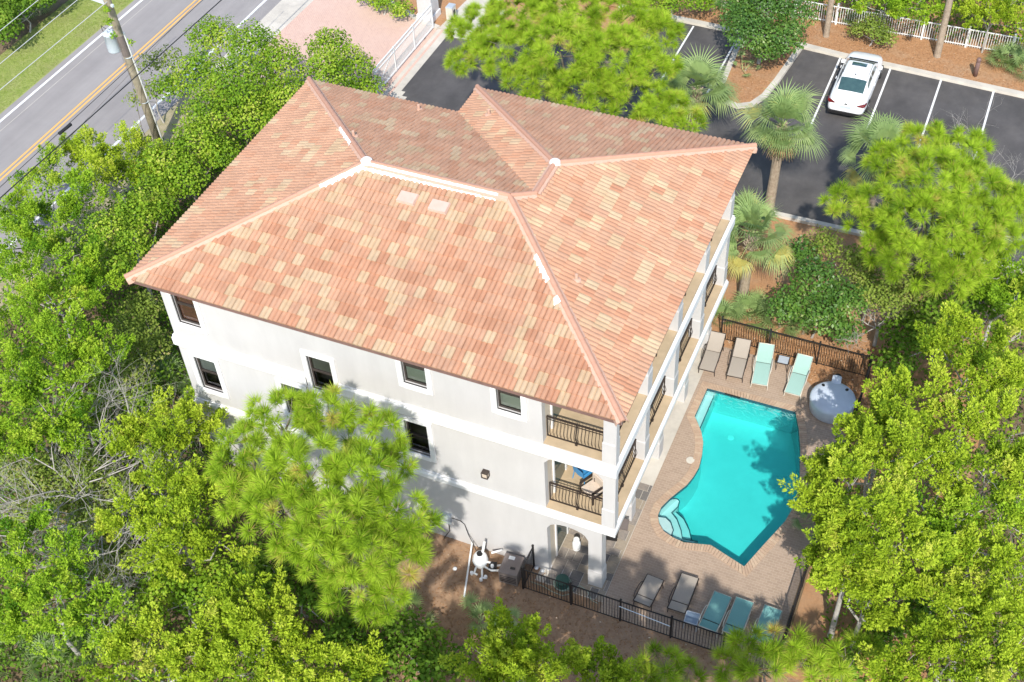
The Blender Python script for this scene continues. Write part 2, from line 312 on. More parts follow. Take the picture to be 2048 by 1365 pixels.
kerb('kerb_south', [(10.5, 22.85), (60, 22.85)], .3)
isl = [(11.45, 37.0), (11.75, 32.2), (11.95, 31.4), (12.4, 30.75), (13.05, 30.55), (13.7, 30.95), (14.1, 31.9), (14.35, 33.5), (14.7, 36.9)]
kerb('kerb_island', isl, .34)
sheet('planting_island', isl, .085, M['straw'])
bed = sheet('mulch_bed', [(3, 37.6), (8.9, 37.45), (15, 37.1), (26.5, 36.3), (60, 34.5), (60, 45), (3, 45)], .07, M['straw'])
sheet('pine_straw_border', [(9.5, -4.5), (17, -7.0), (25, -7), (24.4, 15.9), (17, 19.5), (10.5, 22.7), (10.5, 15), (17.0, 15), (17, -.2), (9.0, .65)], -.017, M['straw']) if 0 else None
MB().sheet([(8.3, .70), (13.0, .70), (17.0, .70), (17.0, -.25), (23.2, -.25), (27, -.25), (26, -6.5), (17, -9), (11.5, -5), (8.6, -2.5)], -.017).build('bare_soil', M['soil'], kind='structure')
MB().sheet([(17.0, 13.75), (20.2, 13.75), (21.2, 13.0), (23.4, 10.5), (23.4, -.25), (28, -.25), (28, 17.5), (24, 22.7), (10.5, 22.7), (10.5, 14.1), (17, 14.1)], -.0165).build('pine_straw_ground', M['straw'], kind='structure')

# ------------------------------------------------------------------ swimming pool
pool = empty('swimming_pool', (19.5, 7, 0), label='turquoise freeform swimming pool with corner steps and brick coping', cat='pool')
def under(o, p):
    o.parent = p; o.matrix_parent_inverse = Matrix.Translation(-Vector(p.location)); return o
n = len(POOL); bm_ = MB()
zf = -1.35
bm_.add([(*p, -.10) for p in POOL]+[(*p, zf) for p in POOL], [(i, (i+1) % n, (i+1) % n+n, i+n) for i in range(n)]+[tuple(range(n, 2*n))])
under(bm_.build('basin', M['plaster']), pool)
tb = MB(); tb.add([(*p, 0.0) for p in POOL]+[(*p, -.18) for p in offset_poly(POOL, -.004)], [(i, (i+1) % n, (i+1) % n+n, i+n) for i in range(n)])
under(tb.build('waterline_tile', M['pooltile']), pool)
ZW = -.13
wmat, N_, L_ = nodes('pool_water'); N_.remove(N_['Principled BSDF'])
t_ = N_.new('ShaderNodeBsdfTransparent'); g_ = N_.new('ShaderNodeBsdfGlossy'); g_.inputs['Roughness'].default_value = .05; f_ = N_.new('ShaderNodeFresnel'); f_.inputs[0].default_value = 1.33
x_ = N_.new('ShaderNodeMixShader'); tc_ = N_.new('ShaderNodeTexCoord'); no_ = N_.new('ShaderNodeTexNoise'); no_.inputs['Scale'].default_value = 3.0; no_.inputs['Detail'].default_value = 3; no_.inputs['Distortion'].default_value = 1.2
wv_ = N_.new('ShaderNodeTexWave'); wv_.wave_type = 'RINGS'; wv_.rings_direction = 'Z'; wv_.inputs['Scale'].default_value = 1.1; wv_.inputs['Distortion'].default_value = 9; wv_.inputs['Detail'].default_value = 4
mp_ = N_.new('ShaderNodeMapping'); mp_.inputs['Location'].default_value = (-19.6, -7.2, 0); L_.new(tc_.outputs['Object'], mp_.inputs[0]); L_.new(mp_.outputs[0], wv_.inputs[0]); L_.new(tc_.outputs['Object'], no_.inputs[0])
ad_ = N_.new('ShaderNodeMath'); ad_.operation = 'ADD'; L_.new(no_.outputs[0], ad_.inputs[0]); L_.new(wv_.outputs[1], ad_.inputs[1])
b_ = N_.new('ShaderNodeBump'); b_.inputs['Strength'].default_value = .2; b_.inputs['Distance'].default_value = .03; L_.new(no_.outputs[0], b_.inputs['Height']); L_.new(b_.outputs[0], g_.inputs['Normal']); L_.new(b_.outputs[0], f_.inputs['Normal'])
L_.new(f_.outputs[0], x_.inputs[0]); L_.new(t_.outputs[0], x_.inputs[1]); L_.new(g_.outputs[0], x_.inputs[2]); L_.new(x_.outputs[0], N_['Material Output'].inputs[0])
va_ = N_.new('ShaderNodeVolumeAbsorption'); va_.inputs[0].default_value = (.18, .98, .968, 1); va_.inputs[1].default_value = 1.0; L_.new(va_.outputs[0], N_['Material Output'].inputs['Volume'])
W2 = offset_poly(POOL, -.012)
under(MB().prism(W2, zf+.01, ZW).build('water', wmat), pool)
def poolstep(pts, z):
    under(MB().prism([tuple(Z5(*p, z)[:2]) for p in pts], zf+.012, z).build('step', M['plaster']), pool)
def stepline(pts, z):
    under(MB().tube([tuple(Z5(*p, z)[:2])+(z+.004,) for p in pts], .022, 5).build('step_edge', M['pooltile']), pool)
poolstep([(37, 630), (70, 634), (92, 655), (104, 690), (93, 718), (60, 692), (42, 658)], -.26); stepline([(37, 630), (70, 634), (92, 655), (104, 690), (93, 718)], -.26)
poolstep([(38, 628), (50, 592), (92, 550), (116, 542), (131, 562), (124, 586), (96, 613), (120, 642), (138, 690), (144, 728), (212, 740), (190, 746), (120, 730), (62, 692), (40, 655)], -.48)
stepline([(116, 542), (131, 562), (124, 586), (96, 613), (120, 642), (138, 690), (144, 728), (212, 740)], -.48)
poolstep([(98, 613), (112, 606), (150, 640), (175, 690), (184, 732), (146, 729), (139, 690), (121, 642)], -.72); stepline([(112, 606), (150, 640), (175, 690), (184, 732)], -.72)
poolstep([(258, 70), (287, 88), (222, 238), (204, 190)], -.42); stepline([(287, 88), (222, 238)], -.42)
under(MB().lathe([(.13, 0), (.13, .02), (.1, .03)], 14, (*Z5(358, 280, zf)[:2], zf)).build('floor_drain', M['white']), pool)
under(MB().lathe([(.14, 0), (.14, .02), (.1, .03)], 14, (*Z5(467, 155, zf)[:2], zf)).build('floor_drain', M['gull']), pool)
a0, a1 = [np.array(Z5(*p)) for p in ((332, 84), (400, 103))]
under(MB().bar(a0+(0, 0, .006), a1+(0, 0, .006), .05, .05).build('skimmer_slot', M['black']), pool)
# raised spill ledge on the far side of the pool
under(MB().prism([tuple(Z5(*p)[:2]) for p in ((668, 400), (728, 418), (733, 452), (690, 545), (656, 560))], -.05, .06).build('spill_ledge', M['plaster']), pool) if 0 else None
cop = MB(); op = offset_poly(POOL, .30); acc = 0
Lc = []
for i in range(n):
    p0, p1 = np.array(POOL[i]), np.array(POOL[(i+1) % n]); q0, q1 = np.array(op[i]), np.array(op[(i+1) % n])
    k = max(1, round(np.linalg.norm(p1-p0)/.115))
    for j in range(k):
        g0, g1 = (j+.05)/k, (j+.95)/k; zt = .018+random.uniform(-.003, .004)
        cop.mi = random.choice((0, 0, 1, 2))
        cop.prism([tuple(p0+(p1-p0)*g0), tuple(p0+(p1-p0)*g1), tuple(q0+(q1-q0)*g1), tuple(q0+(q1-q0)*g0)], -.03, zt, bot=False)
c = cop.build('coping', [M['coping'], mat('coping_brick_light', (.53, .395, .275), (.47, .345, .24), .85, 5, 5, .3, 60), mat('coping_brick_dark', (.46, .325, .225), (.42, .29, .20), .85, 5, 5, .3, 60)]); c['kind'] = 'stuff'; under(c, pool)
under(MB().prism(offset_poly(POOL, .295), -.06, -.012, top=False, bot=False).build('coping_bed', M['concrete']), pool)
MB().lathe([(.17, -.02), (.17, .012), (.15, .018)], 18, (*G(1381, 921)[:2], 0)).build('deck_lid', M['cream'], label='round cream plastic lid set in the deck beside the pool', cat='lid')
# patio stones under the loggia
patio = sheet('patio', [(14.4, .15), (16.98, .15), (16.98, 13.7), (14.4, 13.7)], -.012, M['concrete'])
st = [MB().box((-.5, -.5, 0), (.5, .5, 1)).mesh('paver', M['slate']) for _ in range(1)][0]
slate2 = [M['slate'], mat('patio_stone_dark', (.15, .14, .13), (.2, .18, .16), .8, 3, 6, .5, 30), mat('patio_stone_buff', (.38, .31, .23), (.3, .25, .19), .8, 3, 6, .5, 30)]
stm = [MB().box((-.5, -.5, 0), (.5, .5, 1)).mesh('paver', mm) for mm in slate2]
y = .18
while y < 5.6:
    h = random.choice((.32, .45, .45)); x = 14.75
    while x < 16.9:
        w = min(random.choice((.3, .45, .6)), 16.97-x)
        if w > .1:
            o = link('paver', random.choice(stm), patio, (x+w/2, y+h/2, -.03)); o.scale = (w-.025, h-.025, .033+random.uniform(0, .012))
        x += w
    y += h
# ------------------------------------------------------------------ house
EZ = 10.28; HW, D1, D2, X1, PT = 17.6, 12.284, 14.019, 6.583, .32
WF, WR, WL_, WB1, WB2, XI = .706, 17.15, .49, 11.75, 13.76, 14.72      # wall planes: front, right (balcony), left, backs, loggia inner wall
house = empty('house', (8.8, 6.5, 0), label='three storey white stucco villa with salmon and tan tiled hip roof', cat='house')
def H(o): return under(o, house)
def sub(o, p):            # sub-part of a part whose own transform is identity under the house
    o.parent = p; return o
# --- front wall with openings (grid decomposition)
WIN = [  # x0,x1,z0,z1, blind, label
    (.94, 1.88, 7.87, 9.62, 'blindwood', 'window with brown wooden blind under the left end of the eave'),
    (1.05, 1.96, 4.50, 6.21, 'blindgrey', 'dark window at the left corner of the middle floor'),
    (6.10, 7.03, 6.46, 8.14, 'blindgrey', 'dark staircase window between the two upper floors'),
    (9.83, 10.70, 8.20, 9.75, 'blindpale', 'window with pale blind half hidden by the eave'),
    (13.18, 14.03, 8.27, 9.75, 'blindpale', 'window with pale blind next to the top balcony'),
    (9.58, 10.45, 4.60, 6.27, 'room', 'dark unshaded window beside the pine shadow'),
    (4.72, 5.6, 4.60, 6.22, 'blindgrey', 'window mostly hidden behind the pine crown')]
OPEN = [(w[0], w[1], w[2], w[3]) for w in WIN]+[(14.72, 16.77, 7.2, 9.9), (14.72, 16.77, 3.79, 6.62), (14.72, 16.25, 0.0, 3.05), (16.745, 17.2, -.03, 3.3)]
TH = .26
def wall_xz(m, y0, th, x0, x1, z0, z1, openings):
    xs = sorted({x0, x1, *[v for o in openings for v in o[:2]]}); zs = sorted({z0, z1, *[v for o in openings for v in o[2:]]})
    solid = lambda i, j: 0 <= i < len(xs)-1 and 0 <= j < len(zs)-1 and not any(o[0] <= (xs[i]+xs[i+1])/2 <= o[1] and o[2] <= (zs[j]+zs[j+1])/2 <= o[3] for o in openings)
    for i in range(len(xs)-1):
        for j in range(len(zs)-1):
            if not solid(i, j): continue
            a, b, c_, d = xs[i], xs[i+1], zs[j], zs[j+1]; y1 = y0+th
            m.add([(a, y0, c_), (b, y0, c_), (b, y0, d), (a, y0, d)], [(0, 1, 2, 3)]); m.add([(a, y1, c_), (b, y1, c_), (b, y1, d), (a, y1, d)], [(3, 2, 1, 0)])
            if not solid(i-1, j): m.add([(a, y0, c_), (a, y1, c_), (a, y1, d), (a, y0, d)], [(3, 2, 1, 0)])
            if not solid(i+1, j): m.add([(b, y0, c_), (b, y1, c_), (b, y1, d), (b, y0, d)], [(0, 1, 2, 3)])
            if not solid(i, j-1): m.add([(a, y0, c_), (b, y0, c_), (b, y1, c_), (a, y1, c_)], [(3, 2, 1, 0)])
            if not solid(i, j+1): m.add([(a, y0, d), (b, y0, d), (b, y1, d), (a, y1, d)], [(0, 1, 2, 3)])
def spandrel(m, x0, x1, zs, zc, y0, th, flat_r=None):
    # fills the corners between a shallow arch (springing zs, crown zc) and its square head
    N = 12; xm = (x0+x1)/2; pts = [(x0+(x1-x0)*i/N, zs+(zc-zs)*math.sqrt(max(0, 1-((x0+(x1-x0)*i/N-xm)/((x1-x0)/2))**2))) for i in range(N+1)]
    for (a, za), (b, zb) in zip(pts[:-1], pts[1:]):
        if min(za, zb) > zc-.002: continue
        y1 = y0+th
        m.add([(a, y0, za), (b, y0, zb), (b, y0, zc), (a, y0, zc), (a, y1, za), (b, y1, zb), (b, y1, zc), (a, y1, zc)], [(0, 1, 2, 3), (7, 6, 5, 4), (1, 0, 4, 5)])
m = MB()
wall_xz(m, WF, TH, WL_, WR-.003, -.03, 10.1, OPEN+[])
spandrel(m, 14.72, 16.77, 6.22, 6.62, WF, TH); spandrel(m, 14.72, 16.25, 2.62, 3.05, WF, TH)
wall_front = H(m.build('wall', M['stucco'])); tag(wall_front, 'white stucco front wall with shadows of the pine')
m = MB()   # left, back and loggia walls
m.box((WL_, WF+TH, -.03), (WL_+.26, WB1, 10.1)); m.box((WL_+.26, WB1-.26, -.03), (7.0, WB1, 10.1)); m.box((6.85, WB1, -.03), (7.1, WB2, 10.1)); m.box((7.1, WB2-.26, -.03), (XI, WB2, 10.1))
H(m.build('wall', M['stucco']))
m = MB(); m.box((XI-.26, WF+TH+.001, 0), (XI-.002, WB2-.27, 10.1)); H(m.build('wall', mat('loggia_wall', (.66, .58, .46), (.60, .52, .42), .85, 1.2, 6)))
# --- floor slabs, trim bands
BAYS = [(1.12, 3.86), (4.28, 7.04), (7.50, 10.2), (10.64, 13.36)]
for z in (3.79, 7.2):
    H(MB().box((XI-.25, WF+.004, z-.30), (WR-.004, WB2-.005, z+.008)).build('balcony_floor', M['balcony']))
def band(z0, z1, out, gap=None):
    m = MB()
    pr = [(0, z0), (out*.55, z0+.02), (out, z0+.09), (out, z1-.12), (out*.6, z1-.05), (out*.6, z1)]
    runs = [lambda o: [(WL_-o, WB1), (WL_-o, WF-o), (gap[0], WF-o)], lambda o: [(gap[1], WF-o), (WR+o, WF-o), (WR+o, WB2+o), (XI, WB2+o)]] if gap else [lambda o: [(WL_-o, WB1), (WL_-o, WF-o), (WR+o, WF-o), (WR+o, WB2+o), (XI, WB2+o)]]
    for rf in runs: m.grid([[(*p, z) for p in rf(o)] for o, z in pr]+[[(*p, z1) for p in rf(0)]])
    return H(m.build('trim_band', M['trim']))
band(6.55, 7.11, .10, (5.915, 7.215)); band(3.36, 3.75, .10)
# right side beams between columns: arched, from below the slab
for (b0, b1) in BAYS:
    for zs, zc, zt in ((6.25, 6.55, 6.9), (2.75, 3.1, 3.49)):
        m = MB(); N = 10; ym = (b0+b1)/2
        pts = [(b0+(b1-b0)*i/N, zs+(zc-zs)*math.sqrt(max(0, 1-((b0+(b1-b0)*i/N-ym)/((b1-b0)/2))**2))) for i in range(N+1)]
        for (a, za), (b, zb) in zip(pts[:-1], pts[1:]):
            x1, x0 = (WR-.003, WR-.30) if zs > 5 else (16.735, 16.45)
            m.add([(x1, a, za), (x1, b, zb), (x1, b, zt), (x1, a, zt), (x0, a, za), (x0, b, zb), (x0, b, zt), (x0, a, zt)], [(0, 1, 2, 3), (7, 6, 5, 4), (1, 0, 4, 5)])
        H(m.build('arch_beam', M['stucco']))
H(MB().box((WR-.4, WF+TH, 9.55), (WR-.02, WB2-.02, 10.1)).build('eave_beam', M['stucco']))
# --- columns on the balcony side
COLS = [(WF+.003, 1.12), (3.86, 4.28), (7.04, 7.50), (10.2, 10.64), (13.36, 13.757)]
for k, (c0, c1) in enumerate(COLS):
    for fl, (z0, z1) in enumerate(((-.02, 3.45), (3.79, 6.85), (7.2, 9.75))):
        x0, x1 = (16.76, WR-.005) if fl else (16.26, 16.74)
        m = MB(); m.box((x0, c0+.003 if not (k == 0) else c0+.2, z0), (x1, c1, z1)); 
        m.box((x0-.025, c0-.02 if k else c0-.022, z0), (x1+.02, c1+.025, z0+.92), 0); m.box((x0-.028, c0-.024, z0+.92), (x1+.024, c1+.028, z0+.97), .02)
        m.box((x0-.03, c0-.02, z1-.16), (x1+.022, c1+.03, z1-.003))
        if k == 0 and fl == 0: m = MB(); m.box((16.26, .73, z0), (16.74, 1.14, z1)); m.box((16.235, .69, z0), (16.765, 1.165, .9)); m.box((16.24, .695, .9), (16.76, 1.16, .95), .02)
        H(m.build('column', M['stucco']))
# --- roof
Fp, Bp, Lp, Rp, WLp, WBp = [('F',), ('B',), ('L',), ('R',), ('W',), ('K',)]
h1 = D1/2; g1 = (HW-X1)/2
P1 = (h1, h1); P2 = (HW-h1, h1); P4 = (HW-g1, D2-g1); P3 = (HW-g1, D1-g1)
A_, B_, C_, D_, E_, F_ = (0, 0), (HW, 0), (HW, D2), (0, D1), (X1, D2), (X1, D1)
PL = {  # polygon, eave origin, u dir (along eave), v dir (up-slope, horizontal)
    'front': ([A_, B_, P2, P1], (0, 0), (1, 0), (0, 1)), 'right': ([B_, (HW, P3[1]), P3, P2], (HW, 0), (0, 1), (-1, 0)), 'right_wing': ([(HW, P3[1]), C_, P4, P3], (HW, 0), (0, 1), (-1, 0)),
    'left': ([A_, P1, D_], (0, D1), (0, -1), (1, 0)), 'back': ([D_, P1, P2, P3, F_], (HW, D1), (-1, 0), (0, -1)),
    'wing_left': ([F_, P3, P4, E_], (X1, D2), (0, -1), (1, 0)), 'wing_back': ([E_, P4, C_], (HW, D2), (-1, 0), (0, -1))}
def roofz(o, v, p): return EZ+PT*((p[0]-o[0])*v[0]+(p[1]-o[1])*v[1])
m = MB()
for k, (poly, o, u, v) in PL.items():
    m.add([(*p, roofz(o, v, p)-.015) for p in poly], [tuple(range(len(poly)))])
ring = [A_, B_, C_, E_, F_, D_]
inn = [(WL_-.1, WF-.1), (WR+.05, WF-.1), (WR+.05, WB2+.05), (6.9, WB2+.05), (6.9, WB1+.05), (WL_-.1, WB1+.05)]
inn = [(1.0, 1.0), (16.6, 1.0), (16.6, 13.2), (7.6, 13.2), (7.6, 11.3), (1.0, 11.3)]
m.mi = 1
for i in range(6):
    j = (i+1) % 6
    m.add([(*ring[i], EZ-.17), (*ring[j], EZ-.17), (*inn[j], EZ-.17), (*inn[i], EZ-.17)], [(0, 1, 2, 3)])
roof = H(m.build('roof', [M['deckroof'], M['trim']])); tag(roof, 'salmon and tan concrete tile hip roof')
m = MB()
for i in range(6):
    a, b = np.array(ring[i]), np.array(ring[(i+1) % 6]); t = (b-a)/np.linalg.norm(b-a); nrm = np.array((t[1], -t[0]))
    m.add([(*(a+nrm*.004), EZ-.2), (*(b+nrm*.004), EZ-.2), (*(b+nrm*.004), EZ-.012), (*(a+nrm*.004), EZ-.012)], [(0, 1, 2, 3)])
sub(m.build('fascia', M['fascia']), roof)
# --- tiles
def clip(poly3, region):
    # poly3: list of (u,v,h); region convex polygon in uv (ccw)
    out = poly3; nR = len(region)
    for i in range(nR):
        a, b = region[i], region[(i+1) % nR]; inp = out; out = []
        if not inp: return []
        f = lambda p: (b[0]-a[0])*(p[1]-a[1])-(b[1]-a[1])*(p[0]-a[0])
        for k in range(len(inp)):
            p, q_ = inp[k], inp[(k+1) % len(inp)]; fp, fq = f(p), f(q_)
            if fp >= 0: out.append(p)
            if (fp >= 0) != (fq >= 0):
                s = fp/(fp-fq); out.append(tuple(p[c]+(q_[c]-p[c])*s for c in range(3)))
    return out
TW, TL = .345, .425; CS = math.sqrt(1+PT*PT)
NB = 2; SEG = 5
def tile_faces(w=TW-.006, l=TL+.05):
    xs = [w*i/(NB*SEG) for i in range(NB*SEG+1)]
    prof = lambda i: .006+.047*abs(math.sin(math.pi*i/SEG))**.55
    fs = []
    for i in range(NB*SEG):
        a, b, ha, hb = xs[i], xs[i+1], prof(i), prof(i+1)
        fs.append([(a, 0, ha+.025), (b, 0, hb+.025), (b, l, hb-.004), (a, l, ha-.004)])
        fs.append([(a, 0, -.004), (b, 0, -.004), (b, 0, hb+.025), (a, 0, ha+.025)])
    fs.append([(0, 0, -.004), (0, 0, .04), (0, l, .008), (0, l, -.02)]); fs.append([(w, 0, .04), (w, 0, -.004), (w, l, -.02), (w, l, .008)])
    return fs
TF = tile_faces()
def frame_mat(o, u, v):
    U = Vector((u[0], u[1], 0)); V = Vector((v[0], v[1], PT)).normalized(); Nn = U.cross(V)
    if Nn.z < 0: Nn = -Nn
    return U, V, Nn
full_mesh = []
for mm in TILE:
    b = MB(); [b.add(f, [tuple(range(4))]) for f in TF]; full_mesh.append(b.mesh('roof_tile', mm))
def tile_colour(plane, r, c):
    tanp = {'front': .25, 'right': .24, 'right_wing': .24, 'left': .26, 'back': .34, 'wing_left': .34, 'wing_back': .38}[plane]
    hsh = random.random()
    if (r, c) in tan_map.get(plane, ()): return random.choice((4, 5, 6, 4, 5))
    if plane == 'front' and r > 8 and random.random() < .75: return random.choices((2, 3, 6, 4), (4, 3, 2, 1))[0]  # upper front rows: sun glare put into the colour as paler tiles
    return random.choices((0, 1, 2, 3), {'front': (6, 2, 2, 2), 'right': (4, 1, 4, 3), 'right_wing': (4, 1, 4, 3)}.get(plane, (2, 0, 6, 3)))[0]  # left and rear slopes: lighter tile mix paints brightness over their shade
tan_map = {}
cand = []; rest = MB()
for plane, (poly, o, u, v) in PL.items():
    U, V, Nn = frame_mat(o, u, v); O = Vector((o[0], o[1], EZ))
    reg = [(((p[0]-o[0])*u[0]+(p[1]-o[1])*u[1]), ((p[0]-o[0])*v[0]+(p[1]-o[1])*v[1])*CS) for p in poly]
    a = sum(reg[i][0]*reg[(i+1) % len(reg)][1]-reg[(i+1) % len(reg)][0]*reg[i][1] for i in range(len(reg)))
    if a < 0: reg = reg[::-1]
    v0 = -.05; regc = []
    for p in reg: regc.append((p[0], p[1]-.07 if p[1] < .01 else p[1]))   # tiles overhang the eave a little
    us = [p[0] for p in reg]; vmax = max(p[1] for p in reg); rows = int(vmax/TL)+2
    c0, c1 = int(min(us)/TW)-2, int(max(us)/TW)+2
    tm = set(); tp = {'front': .25, 'right': .2, 'right_wing': .2, 'left': .17, 'back': .2, 'wing_left': .2, 'wing_back': .22}[plane]
    for r in range(rows):
        for c in range(c0, c1+1):
            if random.random() < tp:
                tm.add((r, c))
                if random.random() < .10: tm.add((r, c+1))
                pass
    tan_map[plane] = tm
    for r in range(rows):
        off = (r % 2)*TW*.5+random.uniform(-.006, .006)
        for c in range(c0, c1+1):
            bu, bv = c*TW+off, v0+r*TL
            if bu > max(us) or bu+TW < min(us): continue
            full = all(len(clip([(bu+x, bv+y, 0), (bu+x+.001, bv+y, 0), (bu+x, bv+y+.001, 0)], regc)) == 3 for x in (0, TW-.007) for y in (0, TL+.048))
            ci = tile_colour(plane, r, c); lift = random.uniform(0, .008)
            P0 = O+U*bu+V*bv+Nn*lift
            if full:
                d = (Vector(CAM)-P0).length; cand.append((d, plane, P0, U, V, Nn, ci))
            else:
                rest.mi = ci
                for f in TF:
                    # clip the tops; keep lips that lie inside
                    if abs(f[0][1]-f[1][1]) < 1e-6 and abs(f[0][1]-f[2][1]) < 1e-6:
                        q_ = f[0]; mid = (bu+(f[0][0]+f[1][0])/2, bv, 0)
                        if len(clip([mid, (mid[0]+.001, mid[1]+.0005, 0), (mid[0], mid[1]+.001, 0)], regc)) < 3: continue
                        pts = [(bu+p[0], bv+p[1], p[2]) for p in f]
                    elif abs(f[0][0]-f[2][0]) < 1e-6: continue
                    else: pts = clip([(bu+p[0], bv+p[1], p[2]) for p in f], regc)
                    if len(pts) >= 3: rest.add([O+U*p[0]+V*p[1]+Nn*(p[2]+lift) for p in pts], [tuple(range(len(pts)))])
cand.sort(key=lambda t: t[0])
for i, (d, plane, P0, U, V, Nn, ci) in enumerate(cand):
    if i < 300:
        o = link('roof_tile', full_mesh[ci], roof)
        tw = random.uniform(-.006, .006); U2 = (U+V*tw).normalized(); V2 = (V-U*tw).normalized()
        o.matrix_local = Matrix(((U2.x, V2.x, Nn.x, P0.x), (U2.y, V2.y, Nn.y, P0.y), (U2.z, V2.z, Nn.z, P0.z), (0, 0, 0, 1)))
    else:
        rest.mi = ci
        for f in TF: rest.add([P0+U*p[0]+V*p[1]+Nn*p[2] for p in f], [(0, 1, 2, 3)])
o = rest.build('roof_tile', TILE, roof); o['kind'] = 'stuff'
# --- hips and ridges: mortar bed and half-round caps
def zP(p, plane): _, o, u, v = PL[plane]; return roofz(o, v, p)
HIPS = [(A_, P1, 'front', .35), (B_, P2, 'front', .25), (D_, P1, 'left', .2), (P1, P2, 'front', 1), (P2, P3, 'right', 0), (P3, P4, 'right', .1), (E_, P4, 'wing_back', .1), (C_, P4, 'right', .1)]
def cap_mesh(Lk):
    m = MB(); P = []
    for s, rr in ((0, .088), (Lk, .08)):
        P.append([(s, rr*1.05*math.cos(math.pi*q/8), rr*math.sin(math.pi*q/8)) for q in range(9)])
    m.grid(P); m.add(P[0], [tuple(range(8, -1, -1))]); m.add(P[1], [tuple(range(9))]); return m
caps = {}
for hi, (a, b, pl, wh) in enumerate(HIPS):
    a3 = Vector((*a, zP(a, pl))); b3 = Vector((*b, zP(b, pl))); T = (b3-a3); Ln = T.length; T.normalize()
    S = Vector((T.y, -T.x, 0)).normalized(); Up = S.cross(T)
    if Up.z < 0: Up = -Up
    if a in (A_, B_, D_, E_, C_): a3 = a3-T*.06; Ln += .06
    # ragged mortar bed
    mb = MB(); k = max(2, int(Ln/.09)); drop = .10 if hi not in (3, 5) else .055
    P = []
    for i in range(k+1):
        c = a3+T*(Ln*i/k); wl, wr = [.17+random.uniform(-.012, .016) for _ in (0, 1)]
        if wh == 1: wr = wr+.05
        row = []
        for w, sd in ((wl, -1), (.09, -1), (0, 0), (.09, 1), (wr, 1)):
            row.append(c+S*(w*sd)+Up*(.13-(w/.17)*drop if w else .135))
        row = [c+S*-(wl+.02)-Up*(drop+.03)]+row+[c+S*(wr+.02)-Up*(drop+.03)]
        P.append(row)
    mb.grid(P)
    sub(mb.build('mortar_bed', M['mortar']), roof)
    kc = max(1, round(Ln/.42)); Lk = Ln/kc
    key = round(Lk, 2)
    if key not in caps: caps[key] = cap_mesh(Lk*1.03).mesh('ridge_tile', M['capmat'], True)
    for i in range(kc):
        c = a3+T*(Lk*i)+Up*(.09+random.uniform(0, .006))
        o = link('ridge_tile', caps[key], roof); o.matrix_local = Matrix(((T.x, -S.x, Up.x, c.x), (T.y, -S.y, Up.y, c.y), (T.z, -S.z, Up.z, c.z), (0, 0, 0, 1)))
# bright white mortar smears along the main ridge and part of the hips
def smear(a, b, pl, f0, f1, side, w0, w1):
    a3 = Vector((*a, zP(a, pl))); b3 = Vector((*b, zP(b, pl))); T = (b3-a3); Ln = T.length; T.normalize(); S = Vector((T.y, -T.x, 0)).normalized()*side
    Up = S.cross(T); Up = -Up if Up.z < 0 else Up
    k = int(Ln*(f1-f0)/.07); P = []
    drop = .10 if pl != 'ridge' else .05
    for i in range(k+1):
        f = f0+(f1-f0)*i/k; c = a3+T*(Ln*f); w = (w0+(w1-w0)*i/k)*(1+random.uniform(-.12, .12)+.12*math.sin(i*1.37))
        if i in (0, k): w *= .6
        P.append([c+S*.075+Up*.135, c+S*.13+Up*.098, c+S*(.15+w*.5)+Up*(.075-(.15+w*.5)*.25), c+S*(.15+w)+Up*(.06-(.15+w)*.30), c+S*(.17+w)-Up*(.02+(.17+w)*.30)])
    sub(MB().grid(P).build('mortar_smear', M['mortarwhite']), roof)
smear(P1, P2, 'front', 0, .93, 1, .16, .10); smear(A_, P1, 'front', .80, 1, 1, .03, .10); smear(B_, P2, 'front', .60, .72, -1, .08, .05); smear(B_, P2, 'front', .50, .53, -1, .17, .15); smear(D_, P1, 'left', .62, .80, 1, .03, .03)
sub(MB().lathe([(.22, -.02), (.20, .10), (.12, .17), (.03, .19)], 12, (*P1, zP(P1, 'front')+.05)).build('ridge_joint', M['mortarwhite']), roof)
sub(MB().lathe([(.20, -.02), (.18, .10), (.1, .16), (.03, .17)], 12, (*P4, zP(P4, 'right')+.05)).build('ridge_joint', M['mortarwhite']), roof)
def roof_at(px, py):
    # point on the front/other roof plane seen there
    best = None
    for k, (poly, o, u, v) in PL.items():
        d = _fw*FPX+_r2*(px-1024)-_u2*(py-682.5)
        # plane: z = EZ + PT*((x-o)·v)
        num = EZ+PT*((CAM[0]-o[0])*v[0]+(CAM[1]-o[1])*v[1])-CAM[2]; den = d[2]-PT*(d[0]*v[0]+d[1]*v[1]); t = num/den; p = CAM+d*t
        reg = poly; s = [((reg[(i+1) % len(reg)][0]-reg[i][0])*(p[1]-reg[i][1])-(reg[(i+1) % len(reg)][1]-reg[i][1])*(p[0]-reg[i][0])) for i in range(len(reg))]
        if all(x >= 0 for x in s) or all(x <= 0 for x in s): best = (p, k)
    return best
for px, py, w, l in ((816, 399, .62, .42), (879, 416, .62, .42)):
    p, k = roof_at(px, py); U, V, Nn = frame_mat(*PL[k][1:]); p = Vector(p); m = MB()
    prof = [p+U*x+V*y+Nn*z for (x, y, z) in ((-w/2, -l/2, .16), (w/2, -l/2, .16), (w/2, l/2, .12), (-w/2, l/2, .12), (-w/2-.03, -l/2-.03, .02), (w/2+.03, -l/2-.03, .02), (w/2+.03, l/2+.03, .02), (-w/2-.03, l/2+.03, .02))]
    m.add(prof, [(0, 1, 2, 3), (4, 5, 1, 0), (5, 6, 2, 1), (6, 7, 3, 2), (7, 4, 0, 3)])
    sub(m.build('roof_vent', mat('pale_vent_paint', (.60, .42, .34), (.56, .38, .30), .8, 5, 5)), roof)
